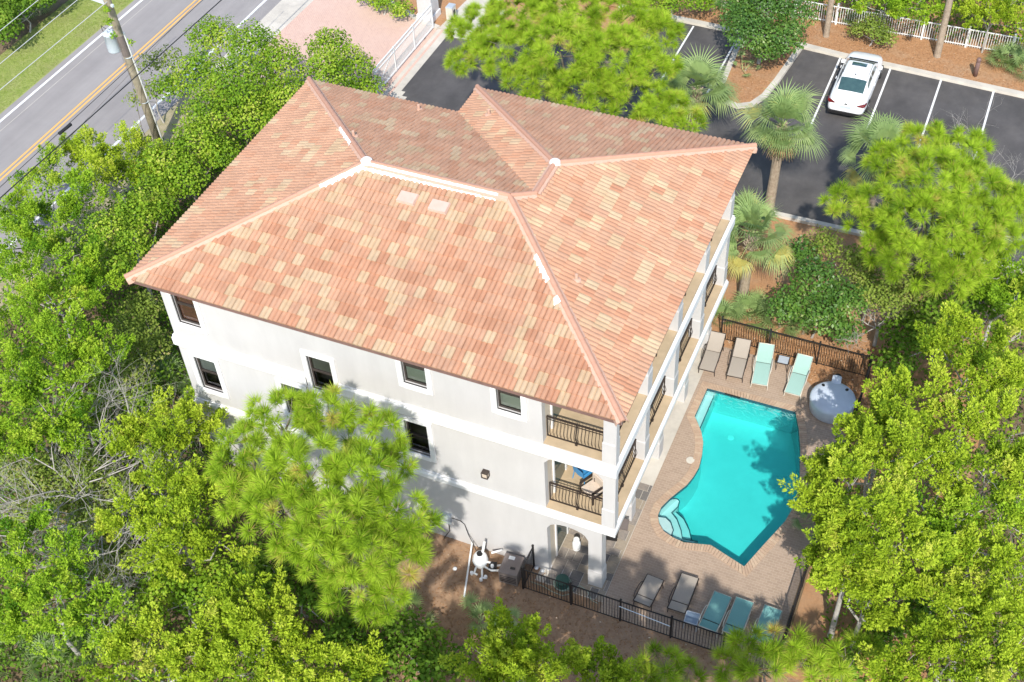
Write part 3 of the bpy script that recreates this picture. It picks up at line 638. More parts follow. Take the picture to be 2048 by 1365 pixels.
for px, py in ((708, 275), (506, 285), (838, 222), (1153, 562), (978, 232)):
    q_ = roof_at(px, py)
    if not q_: continue
    p, k = q_; p = Vector(p); m = MB().lathe([(.17, -.03), (.15, .05), (.055, .08), (.05, .28), (.03, .285)], 12, p)
    sub(m.build('vent_pipe', M['mortar']), roof)
# --- windows
def window(x0, x1, z0, z1, blind, label):
    m = MB(); y = WF+.10; w = .055
    for a, b in (((x0, y, z0), (x0+w, y+.08, z1)), ((x1-w, y, z0), (x1, y+.08, z1)), ((x0+w, y, z0), (x1-w, y+.08, z0+w*1.3)), ((x0+w, y, z1-w), (x1-w, y+.08, z1))): m.box(a, b)
    zm = (z0+z1)/2; m.box((x0+w, y-.012, zm-.035), (x1-w, y+.07, zm+.035))
    o = H(m.build('window', M['frame'])); tag(o, label)
    for za, zb_, yy in ((z0+w*1.3, zm-.035, y+.03), (zm+.035, z1-w, y+.045)): sub(MB().add([(x0+w, yy, za), (x1-w, yy, za), (x1-w, yy, zb_), (x0+w, yy, zb_)], [(0, 1, 2, 3)]).build('pane', M['glass']), o)
    m = MB()
    if blind != 'room': m.box((x0+.02, y+.065, z0+.02 if blind != 'blindgrey' else zm-.1), (x1-.02, y+.075, z1-.01)); sub(m.build('blind', M[blind]), o)
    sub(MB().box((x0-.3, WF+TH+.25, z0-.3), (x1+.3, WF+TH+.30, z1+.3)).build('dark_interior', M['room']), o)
    t = .19; m = MB(); yo = WF-.055
    for a, b in (((x0-t, yo, z0-t), (x0, WF+.05, z1+t)), ((x1, yo, z0-t), (x1+t, WF+.05, z1+t)), ((x0, yo, z1), (x1, WF+.05, z1+t)), ((x0, yo-.02, z0-t), (x1, WF+.05, z0))):
        m.box(a, b)
    sub(m.build('surround', M['trim']), o)
for w in WIN: window(*w)
# opening surround strip of the balcony openings
# --- balcony railings with bellied balusters
bal = MB(); path = [(0, -.02, .09), (0, -.02, .2), (0, -.085, .32), (0, -.10, .42), (0, -.06, .58), (0, -.005, .72), (0, 0, .98)]
bal.tube(path, .0095, 5); BAL = bal.mesh('baluster', M['iron'])
def railing(p0, p1, outward, label):
    p0, p1 = np.array(p0, float), np.array(p1, float); Ln = np.linalg.norm(p1-p0); t = (p1-p0)/Ln; ang = math.atan2(t[1], t[0])
    m = MB(); m.box((0, -.028, .98), (Ln, .028, 1.015)); m.box((0, -.035, .075), (Ln, -.005, .105)); m.box((0, -.012, .86), (Ln, .012, .88))
    for s in (0.0, 1.0): m.box((max(0, s*Ln-.03), -.02, .075), (max(.03, s*Ln), .02, .98))
    m.tube([(Ln/2, q[1]*1.0, q[2]) for q in path], .017, 6); m.box((Ln/2-.04, -.06, 0), (Ln/2+.04, .03, .10))
    o = H(m.build('balcony_railing', M['iron'])); o.location = p0; o.rotation_euler = (0, 0, ang); tag(o, label)
    k = int(Ln/.118)
    for i in range(1, k):
        if abs(i*Ln/k-Ln/2) < .03: continue
        b = link('baluster', BAL, o, (i*Ln/k, 0, 0))
FN = ('top', 'middle')
for z, nm in ((7.2, 'top'), (3.79, 'middle')):
    railing((14.73, WF+.33, z), (16.76, WF+.33, z), 0, 'bellied iron railing of the %s front balcony' % nm)
    for k, (b0, b1) in enumerate(BAYS):
        railing((WR-.34, b0, z), (WR-.34, b1, z), 0, 'bellied iron railing of the %s floor pool side balcony, bay %s from the front corner' % (nm, ('first', 'second', 'third', 'fourth')[k]))
# --- loggia doors on the inner wall
for z in (0.0, 3.79, 7.2):
    for k, (b0, b1) in enumerate(BAYS):
        m = MB(); y0, y1 = b0+.25, b1-.25; x = XI
        m.box((x, y0, z+.01), (x+.05, y0+.09, z+2.35)); m.box((x, y1-.09, z+.01), (x+.05, y1, z+2.35)); m.box((x, y0+.09, z+2.26), (x+.05, y1-.09, z+2.35)); m.box((x, (y0+y1)/2-.05, z+.01), (x+.05, (y0+y1)/2+.05, z+2.26))
        o = H(m.build('balcony_door', M['trim']))
        sub(MB().box((x+.005, y0+.09, z+.05), (x+.02, y1-.09, z+2.26)).build('pane', M['carglass']), o)
# wall lamp and meter box
lx, lz = 12.56, 4.77
m = MB(); m.box((lx-.06, WF-.03, lz-.14), (lx+.06, WF+.02, lz+.10)); m.box((lx-.13, WF-.22, lz+.09), (lx+.13, WF-.01, lz+.13), .02)
for sx in (-.11, .11):
    for sy in (-.2, -.03): m.box((lx+sx-.012, WF+sy-.012, lz-.14), (lx+sx+.012, WF+sy+.012, lz+.09))
m.box((lx-.12, WF-.21, lz-.17), (lx+.12, WF-.02, lz-.14))
o = m.build('wall_lantern', M['bronze'], label='bronze box lantern fixed on the blank white wall', cat='lamp'); sub(MB().box((lx-.09, WF-.18, lz-.139), (lx+.09, WF-.045, lz+.088)).build('lamp_glass', M['cushion']), o)
m = MB(); m.box((10.63, WF-.14, 1.05), (10.93, WF-.004, 1.5)); m.box((10.61, WF-.15, 1.5), (10.95, WF-.002, 1.53)); m.box((10.70, WF-.16, 1.15), (10.86, WF-.14, 1.4))
o = m.build('meter_box', M['gull'], label='grey blue electrical box low on the front wall', cat='electrical box')
sub(MB().tube([(10.8, WF-.05, 1.05), (10.8, WF-.05, .5), (10.6, WF-.1, .1), (10.55, WF-.12, -.02)], .018).build('conduit', M['wire']), o)
sub(MB().tube([(10.95, WF-.03, 1.35), (11.3, WF-.02, 1.32), (11.45, WF-.02, 1.2), (11.6, WF-.1, .75), (11.85, WF-.25, .5), (12.05, WF-.45, .45)], .016).build('conduit', M['wire']), o)
# ------------------------------------------------------------------ pool fence (black iron)
PICK = MB().box((-.009, -.009, .06), (.009, .009, 1.19)).mesh('picket', M['black'])
POST = MB().box((-.03, -.03, -.03), (.03, .03, 1.3)).box((-.038, -.038, 1.3), (.038, .038, 1.33)).mesh('post', M['black'])
def pool_fence(a, b, label, sp=.105, post=1.83, hide_end=False):
    a, b = np.array(a, float), np.array(b, float); Ln = np.linalg.norm(b-a); ang = math.atan2(b[1]-a[1], b[0]-a[0])
    r = empty('pool_fence', (*a, 0), ang, label=label, cat='fence', group='black iron fence around the pool')
    np_ = max(1, round(Ln/post))
    for i in range(np_+1): link('post', POST, r, (i*Ln/np_, 0, 0))
    for z0, z1, w in ((1.19, 1.225, .04), (.06, .085, .03)): MB().box((0, -w/2, z0), (Ln, w/2, z1)).build('rail', M['black'], r)
    k = int(Ln/sp)
    for i in range(1, k):
        if min(abs(i*sp-j*Ln/np_) for j in range(np_+1)) > .04: link('picket', PICK, r, (i*sp, 0, 0))
pool_fence((14.15, -.33), (23.32, -.25), 'long black iron fence in front of the lower row of loungers')
pool_fence((14.15, -.25), (14.15, .66), 'short black iron fence return against the house wall beside the grey box')
pool_fence((23.32, -.17), (23.32, 14.1), 'black iron fence on the tree side of the pool')
pool_fence((17.1, 14.15), (23.25, 14.15), 'black iron fence behind the upper row of loungers')
# ------------------------------------------------------------------ white picket fence and drive gate
WP = MB().box((-.014, -.011, .05), (.014, .011, 1.12)).mesh('picket', M['white'])
WPOST = MB().box((-.05, -.05, -.03), (.05, .05, 1.24)).box((-.06, -.06, 1.24), (.06, .06, 1.27), .0).box((-.045, -.045, 1.27), (.045, .045, 1.30), .03).mesh('post', M['white'])
wf = empty('picket_fence', (9, 39.8, .07), 0, label='white aluminium picket fence along the back of the mulch bed', cat='fence')
Ln = 21
for i in range(10): link('post', WPOST, wf, (i*2.33, 0, 0))
for z in (1.06, .12): MB().box((0, -.018, z), (Ln, .018, z+.045)).build('rail', M['white'], wf)
k = 0; x = .12
while x < Ln:
    if min(abs(x-i*2.33) for i in range(10)) > .06: link('picket', WP, wf, (x, 0, 0))
    x += .128
gt = empty('drive_gate', (-5.2, 25.2, 0), math.pi/2, label='white sliding drive gate between brick driveway and car park', cat='gate')
GL = 6.9
GP = MB().box((-.014, -.012, .12), (.014, .012, 1.55)).mesh('picket', M['white'])
for z, hh in ((.10, .08), (1.52, .07), (1.28, .04)): MB().box((0, -.03, z), (GL, .03, z+hh)).build('rail', M['white'], gt)
for i in range(4): MB().box((i*GL/3-.035, -.035, .06), (i*GL/3+.035, .035, 1.62)).build('stile', M['white'], gt)
MB().bar((0, 0, .2), (GL/3, 0, 1.5), .03, .04).build('brace', M['white'], gt)
for i in range(1, int(GL/.125)): link('picket', GP, gt, (i*.125, 0, 0))
for x in (1.0, 5.8): MB().lathe([(.07, -.02), (.07, .02)], 12).build('wheel', M['rubber'], gt, loc=(x, 0, .08), rot=(math.pi/2, 0, 0))
gp = empty('gate_pier', (-6.0, 33.2, 0), 0, label='white stucco gate pier at the far end of the drive gate', cat='pier')
MB().box((-.45, -.45, 0), (.45, .45, 1.9)).build('shaft', M['stucco'], gp); MB().box((-.55, -.55, 1.9), (.55, .55, 2.0)).box((-.5, -.5, 2.0), (.5, .5, 2.12), .2).build('cap', M['trim'], gp); MB().box((-.52, -.52, 0), (.52, .52, .35)).build('plinth', M['trim'], gp)
gp = empty('gate_motor', (-4.6, 33.3, 0), 0, label='slim white gate motor post beside the concrete pad', cat='gate motor')
MB().box((-.2, -.25, 0), (.2, .25, .9)).build('housing', M['cream'], gp); MB().box((-.22, -.27, .9), (.22, .27, .96), .03).build('lid', M['gull'], gp); MB().box((.2, -.1, .4), (.23, .1, .7)).build('control_panel', M['black'], gp)
# ------------------------------------------------------------------ sun loungers
def lounger(name, label, sling, frame, foot, head, zf=.34, zh=.34, zt=.7, hinge=.58, armrest=True, group=None, w=.60):
    """foot/head: ground points of the two ends; zh hinge height, zt top of back"""
    f, h = np.array(foot, float), np.array(head, float); Ln = np.linalg.norm(h-f); ang = math.atan2(h[1]-f[1], h[0]-f[0])
    r = empty(name, (*f, 0), ang, label=label, cat='sun lounger', group=group); hg = Ln*hinge; hw = w/2
    P = [[(0, s, zf), (hg*.12, s, zf+.015), (hg*.5, s, zf-.02), (hg*.92, s, zh+.015), (hg-.01, s, zh)] for s in np.linspace(-hw, hw, 5)]
    m = MB().grid(P); m.add([(p[0], p[1], p[2]-.018) for r_ in P for p in r_], [(i*5+j, (i+1)*5+j, (i+1)*5+j+1, i*5+j+1) for i in range(4) for j in range(4)]); m.build('seat_sling', sling, r, True)
    bl = Ln-hg; P = [[(hg+.03+(bl-.03)*t, s, zh+(zt-zh)*t-.03*math.sin(math.pi*t)) for t in (0, .25, .5, .75, 1)] for s in np.linspace(-hw, hw, 5)]
    m = MB().grid(P); m.add([(p[0], p[1], p[2]-.018) for r_ in P for p in r_], [(i*5+j, (i+1)*5+j, (i+1)*5+j+1, i*5+j+1) for i in range(4) for j in range(4)]); m.build('back_sling', sling, r, True)
    m = MB()
    for s in (-hw-.02, hw+.02):
        m.tube([(-.02, s, zf-.03), (hg*.5, s, zf-.03), (hg+.02, s, zh-.02), (hg+bl*.75, s, zh-.05)], .02, 6); m.tube([(hg, s, zh), (hg+bl*.5, s, (zh+zt)/2-.015), (Ln, s, zt)], .017, 6)
    m.tube([(-.02, -hw-.02, zf-.03), (-.02, hw+.02, zf-.03)], .018, 6); m.tube([(Ln, -hw-.02, zt), (Ln, hw+.02, zt)], .018, 6)
    m.build('frame', frame, r, True)
    MB().box((hg-.005, -hw, zh-.045), (hg+.025, hw, zh-.02)).build('cross_bar', M['black'], r)
    for x in (.12, hg+bl*.55):
        for s in (-1, 1):
            MB().tube([(x, s*(hw+.02), (zf if x < hg else zh)-.03), (x-.05 if x < hg else x+.06, s*(hw+.035), .02), (x-.05 if x < hg else x+.06, s*(hw+.035), 0)], .018, 6).build('leg', frame, r)
    if armrest:
        for s in (-1, 1): MB().tube([(hg-.55, s*(hw+.04), zf-.02), (hg-.45, s*(hw+.055), zf+.10), (hg-.25, s*(hw+.06), zf+.20), (hg+.10, s*(hw+.06), zf+.22), (hg+.22, s*(hw+.05), zf+.12), (hg+.2, s*(hw+.03), zh-.02)], .017, 6).build('armrest', frame, r, True)
    return r
GA, GB = 'loungers in the upper row by the back fence', 'loungers in the lower row by the front fence'
def ends(fx, fy, hx, hy, zf, zt): return G(fx, fy, zf)[:2], G(hx, hy, zt)[:2]
def lg(label, s, fr, f, h, zf, zt, g, **k):
    a, b = ends(*f, *h, zf, zt); return lounger('sun_lounger', label, s, fr, a, b, zf, zf, zt, group=g, **k)
lg('taupe sling lounger nearest the house in the upper row', M['taupe'], M['bronze'], (1413, 740), (1437, 665), .36, .72, GA)
lg('second taupe sling lounger from the house in the upper row', M['taupe'], M['bronze'], (1469, 753), (1488, 678), .36, .72, GA)
lg('pale aqua lounger in full sun left of the small side table', M['aqua'], M['cream'], (1519, 768), (1534, 688), .36, .62, GA)
lg('pale aqua lounger dappled with shade nearest the round spa', M['aqua'], M['cream'], (1585, 787), (1611, 711), .36, .66, GA)
lg('taupe lounger leftmost in the lower row', M['taupe'], M['bronze'], (1311, 1155), (1283, 1208), .36, .40, GB, hinge=.72)
lg('taupe lounger second from the left in the lower row', M['taupe'], M['bronze'], (1380, 1152), (1352, 1222), .36, .48, GB, hinge=.72)
lg('faded teal lounger in the lower row next to the small blue table', M['teal'], M['cream'], (1446, 1189), (1414, 1258), .38, .50, GB, hinge=.74)
lg('faded teal lounger in the middle of the three teal ones', M['teal'], M['cream'], (1490, 1200), (1462, 1268), .38, .50, GB, hinge=.74)
lg('faded teal lounger rightmost in the lower row behind pine needles', M['teal'], M['cream'], (1547, 1216), (1520, 1284), .38, .50, GB, hinge=.74)
def side_table(p, label, top, frame, h=.45, w=.42):
    r = empty('side_table', (*p, 0), .05, label=label, cat='table')
    MB().box((-w/2, -w/2, h-.025), (w/2, w/2, h)).build('table_top', top, r)
    m = MB()
    for a, b in (((-1, -1), (1, -1)), ((1, -1), (1, 1)), ((1, 1), (-1, 1)), ((-1, 1), (-1, -1))): m.bar((a[0]*(w/2+.015), a[1]*(w/2+.015), h-.012), (b[0]*(w/2+.015), b[1]*(w/2+.015), h-.012), .035, .036)
    m.build('frame', frame, r)
    for sx in (-1, 1):
        for sy in (-1, 1): MB().tube([(sx*w/2, sy*w/2, h-.03), (sx*(w/2+.02), sy*(w/2+.02), 0)], .016, 6).build('leg', frame, r)
side_table(G(1567, 720, .45)[:2], 'small dark framed table with grey top between aqua loungers', M['gull'], M['bronze'])
side_table(G(1384, 1236, .42)[:2], 'small blue grey table beside the lower row of loungers', mat('blue_grey_top', (.20, .26, .33), (.17, .23, .30), .6, 5), M['gull'], .42)
# ------------------------------------------------------------------ round spa
sp = empty('round_spa', (*G(1664, 806, .35)[:2], 0), math.radians(5), label='round blue grey moulded spa with short spout beside the fence', cat='spa')
m = MB().lathe([(.80, -.02), (.86, .06), (.88, .4), (.90, .58), (.88, .66), (.80, .72), (.55, .80), (.25, .84), (.02, .85)], 40); m.build('shell', M['spa'], sp, True)
m = MB(); P = []
for y, z in ((.62, .74), (.78, .80), (1.0, .82), (1.12, .80)): P.append([(x*(.19-.03*(y-.6)), y, z-.05*abs(x)**2) for x in (-1, -.6, 0, .6, 1)]+[(.19-.03*(y-.6), y, .45), (-.19+.03*(y-.6), y, .45), (-(.19-.03*(y-.6)), y, z-.05)])
m.grid(P); m.add(P[-1][:7], [tuple(range(7))]); m.build('spout', M['spa'], sp)
for sx, a in ((-1, .5), (1, -.5)):
    mm = MB().lathe([(.10, 0), (.10, .02), (.085, .022)], 16).mesh('handle_slot', M['black']); o = link('handle_slot', mm, sp, (sx*.46, .46, .755), (-.25, sx*.22, a)); o.scale = (.62, 1, 1)
    mm = MB().lathe([(.17, 0), (.17, .03), (.13, .035), (.11, .01)], 18).mesh('seat_recess', M['spa']); o = link('seat_recess', mm, sp, (sx*.64, .02, .735), (0, sx*.3, 0)); o.scale = (.7, 1.1, 1)
MB().lathe([(.895, .0), (.895, .03)], 40).build('rim', M['white'], sp, loc=(0, 0, .57))
MB().lathe([(.15, 0), (.15, .5), (.12, .62), (.02, .63)], 14).build('pump_cap', M['black'], sp, loc=(.02, 1.28, 0))
# ------------------------------------------------------------------ pool equipment by the wall
pf = empty('pool_filter', (12.33, .0, 0), .3, label='white pool filter and pipework standing on bare soil', cat='pool filter'); pf.scale = (.85, .85, .85)
MB().lathe([(.22, .02), (.25, .08), (.30, .2), (.33, .42), (.31, .62), (.22, .80), (.08, .86), (.05, .87)], 22).build('tank', M['white'], pf, True)
MB().lathe([(.13, .84), (.13, .90), (.06, .91), (.06, .96), (.03, .97)], 14).build('valve_cap', M['black'], pf)
MB().lathe([(.335, .40), (.345, .42), (.335, .44)], 22).build('clamp_band', M['gull'], pf)
MB().tube([(.1, .05, .8), (.15, .18, 1.05), (.2, .28, 1.35)], .06, 8).build('top_pipe', M['white'], pf)
for pth in ([(.25, -.1, .45), (.55, -.15, .45), (.55, -.15, .2), (.9, -.05, .2)], [(.2, -.25, .3), (.5, -.42, .3), (.9, -.40, .3)], [(-.15, -.28, .3), (-.2, -.62, .3), (-.05, -.68, .3)], [(.1, -.3, .25), (.15, -.75, .22), (.3, -.78, .22)], [(.45, .25, .6), (.9, .45, .6)]):
    MB().tube(pth, .048, 8).build('pipe', M['white'], pf, True)
for p in ((.3, -.7, .2), (.12, -.85, .2), (-.3, -.62, .3), (.55, -.3, .45)): MB().lathe([(.06, -.08), (.075, -.06), (.075, .06), (.06, .08)], 12, p).build('union', M['white'], pf)
MB().box((.38, -.36, .1), (.72, -.06, .42)).lathe([(.1, .42), (.1, .5), (.03, .52)], 12, (.55, -.2, 0)).build('pump', M['black'], pf)
MB().tube([G(945, 1080, .4)-(12.33, 0, 0), G(928, 1195, .04)-(12.33, 0, 0)], .035, 8).build('loose_pipe', M['white'], label='long white plastic pipe lying from the filter across the soil', cat='pipe', loc=(12.33, 0, 0))
ht = empty('pool_heater', (13.55, .05, 0), .08, label='grey brown box shaped pool heater at the fence corner', cat='heater')
MB().box((-.35, -.42, 0), (.35, .42, .6)).build('cabinet', M['heater'], ht); bevel(MB().box((-.37, -.44, .6), (.37, .44, .67), .02).build('lid', M['heater'], ht), .02)
MB().box((-.17, .18, .672), (.05, .32, .69)).build('label_plate', M['white'], ht); MB().box((.02, -.2, .672), (.2, -.12, .695)).build('handle', M['black'], ht)
for z in (.12, .22, .32, .42): MB().box((-.3, -.43, z), (.3, -.415, z+.03)).build('louvre', M['black'], ht)
pt = empty('propane_tank', (*G(1153, 1094, .1)[:2], 0), 0, label='white propane tank on the patio stones under the loggia', cat='gas tank')
MB().lathe([(.14, 0), (.14, .03), (.10, .04), (.155, .10), (.16, .14), (.16, .34), (.13, .41), (.06, .44)], 18).build('tank', M['white'], pt, True)
m = MB()
for a in (.6, 2.2, 3.7, 5.3): m.box((.09*math.cos(a)-.02, .09*math.sin(a)-.02, .40), (.09*math.cos(a)+.02, .09*math.sin(a)+.02, .55))
m.lathe([(.11, .54), (.115, .56), (.11, .575)], 16); m.build('collar', M['white'], pt); MB().lathe([(.03, .43), (.03, .52), (.05, .52), (.05, .55)], 10).build('valve', M['black'], pt)
gr = empty('gas_grill', (16.0, 2.9, 0), .2, label='dark covered barbecue grill behind the propane tank', cat='grill')
MB().box((-.55, -.28, .1), (.55, .28, .85)).build('cabinet', M['black'], gr)
m = MB(); P = [[(x, .30*math.cos(math.pi*q/8), .85+.30*math.sin(math.pi*q/8)) for q in range(9)] for x in (-.42, .42)]; m.grid(P); m.add(P[0], [tuple(range(8, -1, -1))]); m.add(P[1], [tuple(range(9))]); m.build('hood', M['black'], gr)
for s in (-1, 1): MB().box((s*.7-.22, -.24, .80), (s*.7+.22, .24, .84)).build('side_shelf', M['heater'], gr)
MB().tube([(-.35, -.34, .95), (.35, -.34, .95)], .015).build('handle', M['chrome'], gr)
# hose
hs = empty('garden_hose', (*G(1125, 1170)[:2], 0), 0, label='pale green garden hose coiled on a reel behind the front fence', cat='hose')
c0 = np.array([hs.location[0], hs.location[1], 0])
MB().lathe([(.24, .03), (.24, .06), (.09, .07), (.09, .30), (.24, .31), (.24, .34), (.02, .35)], 20).build('reel', mat('green_reel', (.05, .12, .09), (.04, .1, .08), .5, 5), hs)
pth = [(.30*math.cos(t)*(1+.12*math.sin(t*.7)), .30*math.sin(t)*(1+.1*math.cos(t*.45)), .03+.004*t) for t in np.linspace(0, 19, 90)]
MB().tube(pth, .013, 5).build('coil', M['hose'], hs, True)
cc = [G(*p, .015)-c0 for p in ((1123, 1140), (1105, 1150), (1098, 1145), (1085, 1150))]; MB().tube([G(*p, .015)-c0 for p in ((1060, 1163), (1085, 1172), (1105, 1184), (1125, 1192), (1140, 1188), (1150, 1175), (1160, 1172), (1175, 1182), (1182, 1200), (1196, 1208))], .013, 5).build('loose_end', M['hose'], hs, True)
MB().tube([G(1238, 1213, 1.26), G(1340, 1253, 1.28)], .014, 6).build('pool_pole', mat('pale_blue_pole', (.62, .70, .78), None, .35), label='pale blue telescopic pool pole lying along the front fence rail', cat='pole')
# balcony furniture
def blue_chair(loc, rz, label):
    r = empty('balcony_chair', loc, rz, label=label, cat='chair', group='blue chairs on the middle balcony')
    P = [[(x*.26, y, .42+.03*abs(x)) for x in (-1, -.5, 0, .5, 1)] for y in (-.25, -.1, .1, .25)]; MB().grid(P).build('seat', M['blue'], r, True)
    P = [[(x*.26, .25+.05*t+(1-abs(x))*.03, .45+.42*t-.06*abs(x)*t) for x in (-1, -.5, 0, .5, 1)] for t in (0, .33, .66, 1)]; MB().grid(P).build('backrest', M['blue'], r, True)
    for s in (-1, 1):
        MB().box((s*.28-.03, -.25, .60), (s*.28+.03, .25, .625)).build('armrest', M['blue'], r)
        for y in (-.24, .24): MB().tube([(s*.25, y*.9, .42), (s*.29, y*1.1, 0)], .018, 6).build('leg', M['blue'], r)
blue_chair((15.48, 2.32, 3.80), 2.7, 'bright blue balcony chair on the middle floor')
def armchair(loc, rz, label):
    r = empty('armchair', loc, rz, label=label, cat='chair', group='dark armchairs on the middle balcony')
    m = MB(); m.box((-.32, -.32, .24), (.32, .32, .29)); 
    for s in (-1, 1): m.box((s*.32-.03, -.34, 0), (s*.32+.03, -.28, .56)); m.box((s*.32-.03, .28, 0), (s*.32+.03, .34, .82)); m.box((s*.32-.035, -.34, .56), (s*.32+.035, .30, .60))
    m.box((-.30, .29, .74), (.30, .335, .82)); m.build('frame', M['iron'], r)
    bevel(MB().box((-.285, -.33, .292), (.285, .22, .42)).build('seat_cushion', M['cushion'], r), .03); bevel(MB().box((-.285, .18, .425), (.285, .29, .80)).build('back_cushion', M['cushion'], r), .03)
armchair((16.03, 1.80, 3.80), -.5, 'dark framed armchair with beige cushions nearest the front railing'); armchair((16.15, 2.47, 3.80), -1.2, 'dark framed armchair with beige cushions further back on the middle balcony')
# bollard and small kit
MB().lathe([(.115, -.03), (.115, .80), (.10, .82), (.10, .86), (.115, .88), (.115, 1.0), (.09, 1.06), (.03, 1.08)], 18, (*G(1950, 152, .07)[:2], .07)).build('bollard_light', M['brownbollard'], None, True, label='short round brown bollard standing in the mulch bed', cat='bollard')
for i, (px, py) in enumerate(((910, 1139), (1085, 1143), (1073, 1137))): MB().lathe([(.05, 0), (.08, .03), (.08, .06), (.03, .09)], 10, (*G(px, py)[:2], -.01)).build('pipe_fitting', M['white'], label=('small white pipe fitting on the soil left of the filter', 'small white fitting on the ground by the fence return', 'second small white fitting nearest the fence return')[i], cat='fitting')
# ------------------------------------------------------------------ utility pole and wires
pb = G(322, 297); zt = 12.5
pole = empty('utility_pole', (*pb[:2], -.05), 0, label='leaning wooden utility pole with white conduit beside the road', cat='utility pole')
ptop = G(214, 0, 9.2); dirp = (ptop-pb)/9.2
at = lambda z: dirp*z
MB().tube([at(z) for z in (-.2, 3, 6, 9, zt)], [.21, .20, .19, .18, .165], 14).build('shaft', M['pole'], pole, True)
off = _r2*.19; off = np.array([off[0], off[1], 0])-SDIR.tolist()[0]*0
MB().tube([at(z)+off*1.15 for z in (.1, 3, 5.0, 7.4)], .045, 8).build('conduit', M['white'], pole)
for z in (3.2, 6.0): MB().lathe([(.215, 0), (.215, .03)], 12, at(z)+off*.2).build('strap', M['galv'], pole)
# dark band below the transformer
MB().tube([at(6.1), at(7.3)], .202, 14).build('ground_band', M['heater'], pole)
tr = empty('transformer', (*(pb+at(6.9)-np.array([off[0], off[1], 0])*2.4)[:2], 6.35), 0, label='pale blue grey transformer can hung on the utility pole', cat='transformer')
MB().lathe([(.25, 0), (.31, .03), (.33, .08), (.33, .92), (.345, .93), (.345, .98), (.26, 1.03), (.05, 1.06)], 22).build('can', M['galv'], tr, True)
for a in (.4, 2.4, 4.4): MB().lathe([(.03, 1.0), (.06, 1.04), (.03, 1.08), (.055, 1.12), (.025, 1.18)], 10, (.13*math.cos(a), .13*math.sin(a), 0)).build('bushing', M['gull'], tr)
MB().bar((.1, 0, .7), (off[0]*2, off[1]*2, .7), .12, .06).build('bracket', M['galv'], tr); MB().box((-.05, -.29, .5), (.05, -.26, .6)).build('plate', M['heater'], tr); MB().box((-.05, -.29, .3), (.05, -.26, .4)).build('plate', M['heater'], tr)
MB().tube([(-.15, 0, 1.15), (-.5, .1, 1.2), (-.55, .15, .9), (-.35, .1, .75)], .015).build('lead', M['wire'], tr)
# crossarm
for z in (9.0,): MB().bar(at(z)+np.array([-1.2, .2, 0]), at(z)+np.array([.3, -.05, 0]), .1, .12).build('crossarm', M['galv'], pole)
for dx in (-1.1, -.7): MB().lathe([(.03, 0), (.07, .05), (.04, .1), (.06, .15), (.03, .2)], 10, at(9.06)+np.array([dx, .18, 0])).build('insulator', M['white'], pole)
def cable(pxa, pxb, z, name, label, m, r=.018, sag=.15, ext=1.0):
    a, b = G(*pxa, z), G(*pxb, z); d = b-a; a, b = a-d*ext, b+d*ext
    P = [a+(b-a)*t+np.array([0, 0, -sag*4*t*(1-t)+sag]) for t in np.linspace(0, 1, 25)]
    MB().tube(P, r, 5).build(name, m, label=label, cat='cable', group='overhead cables by the road')
cable((0, 397), (440, 3), 6.0, 'overhead_cable', 'thick black cable below the transformer crossing over the road', M['wire'], .028, .0)
cable((0, 375), (262, 133), 6.3, 'overhead_cable', 'black cable just above the thick one nearer the yellow line', M['wire'], .014, .0)
cable((55, 365), (262, 145), 5.6, 'overhead_cable', 'thin grey cable lowest over the near lane', M['heater'], .009, .0)
cable((0, 62), (77, 0), 9.5, 'overhead_cable', 'pale overhead wire at the far upper left corner', M['lightwire'], .016, .0)
cable((0, 128), (155, 0), 9.4, 'overhead_cable', 'pale overhead wire in the middle over the grass verge', M['lightwire'], .016, .0)
cable((0, 180), (197, 18), 9.2, 'overhead_cable', 'pale overhead wire leading to the pole top over the grass', M['lightwire'], .016, .0)
P = [G(118+i*3, 268-i*2.4, 6.1) for i in range(9)]; MB().tube(P, .075, 8).build('splice_case', M['wire'], label='black splice case hanging on the cables over the road', cat='splice case')
# ------------------------------------------------------------------ white sedan
car = empty('parked_car', (18.36, 31.3, 0), 0, label='white sedan parked nose-in at the mulch bed kerb', cat='car')
car.scale = (1.03, 1.06, 1.0)
interp = lambda x, T: float(np.interp(x, [t[0] for t in T], [t[1] for t in T]))
CL = 5.1
Wd = [(0, .70), (.04, .80), (.12, .865), (.4, .925), (1.2, .955), (2.5, .965), (3.9, .955), (4.5, .91), (4.85, .80), (5.02, .62), (5.1, .45)]
Zt = [(0, .70), (.03, .88), (.10, .985), (.25, 1.03), (.9, 1.08), (1.6, 1.06), (3.2, 1.03), (3.7, 1.0), (4.3, .93), (4.75, .83), (4.98, .70), (5.1, .58)]
Zb = [(0, .45), (.04, .33), (.3, .25), (4.6, .22), (5.0, .28), (5.1, .38)]
def body_pt(y, k):
    w, zt_, zb = interp(y, Wd), interp(y, Zt), interp(y, Zb); hh = zt_-zb
    prof = [(.90, 0), (.97, .18), (1.0, .42), (.985, .62), (.95, .80), (.88, .915), (.72, .975), (.40, 1.0), (0, 1.012)]
    a, b = prof[k]; return (w*a, y, zb+hh*b)
ys = [0, .04, .12, .25, .5, .9, 1.4, 2, 2.6, 3.2, 3.8, 4.3, 4.6, 4.85, 5.02, 5.1]
P = [[(-p[0], p[1], p[2]) for p in (body_pt(y, k) for k in range(8))]+[body_pt(y, k) for k in range(8, -1, -1)] for y in ys]
m = MB().grid(P); m.add(P[0], [tuple(range(17))]); m.add(P[-1], [tuple(range(16, -1, -1))])
m.build('body', M['carpaint'], car, True)
CZ = [(.78, 1.05), (1.0, 1.16), (1.45, 1.40), (1.75, 1.485), (2.2, 1.53), (2.6, 1.525), (2.95, 1.46), (3.35, 1.27), (3.75, 1.03)]
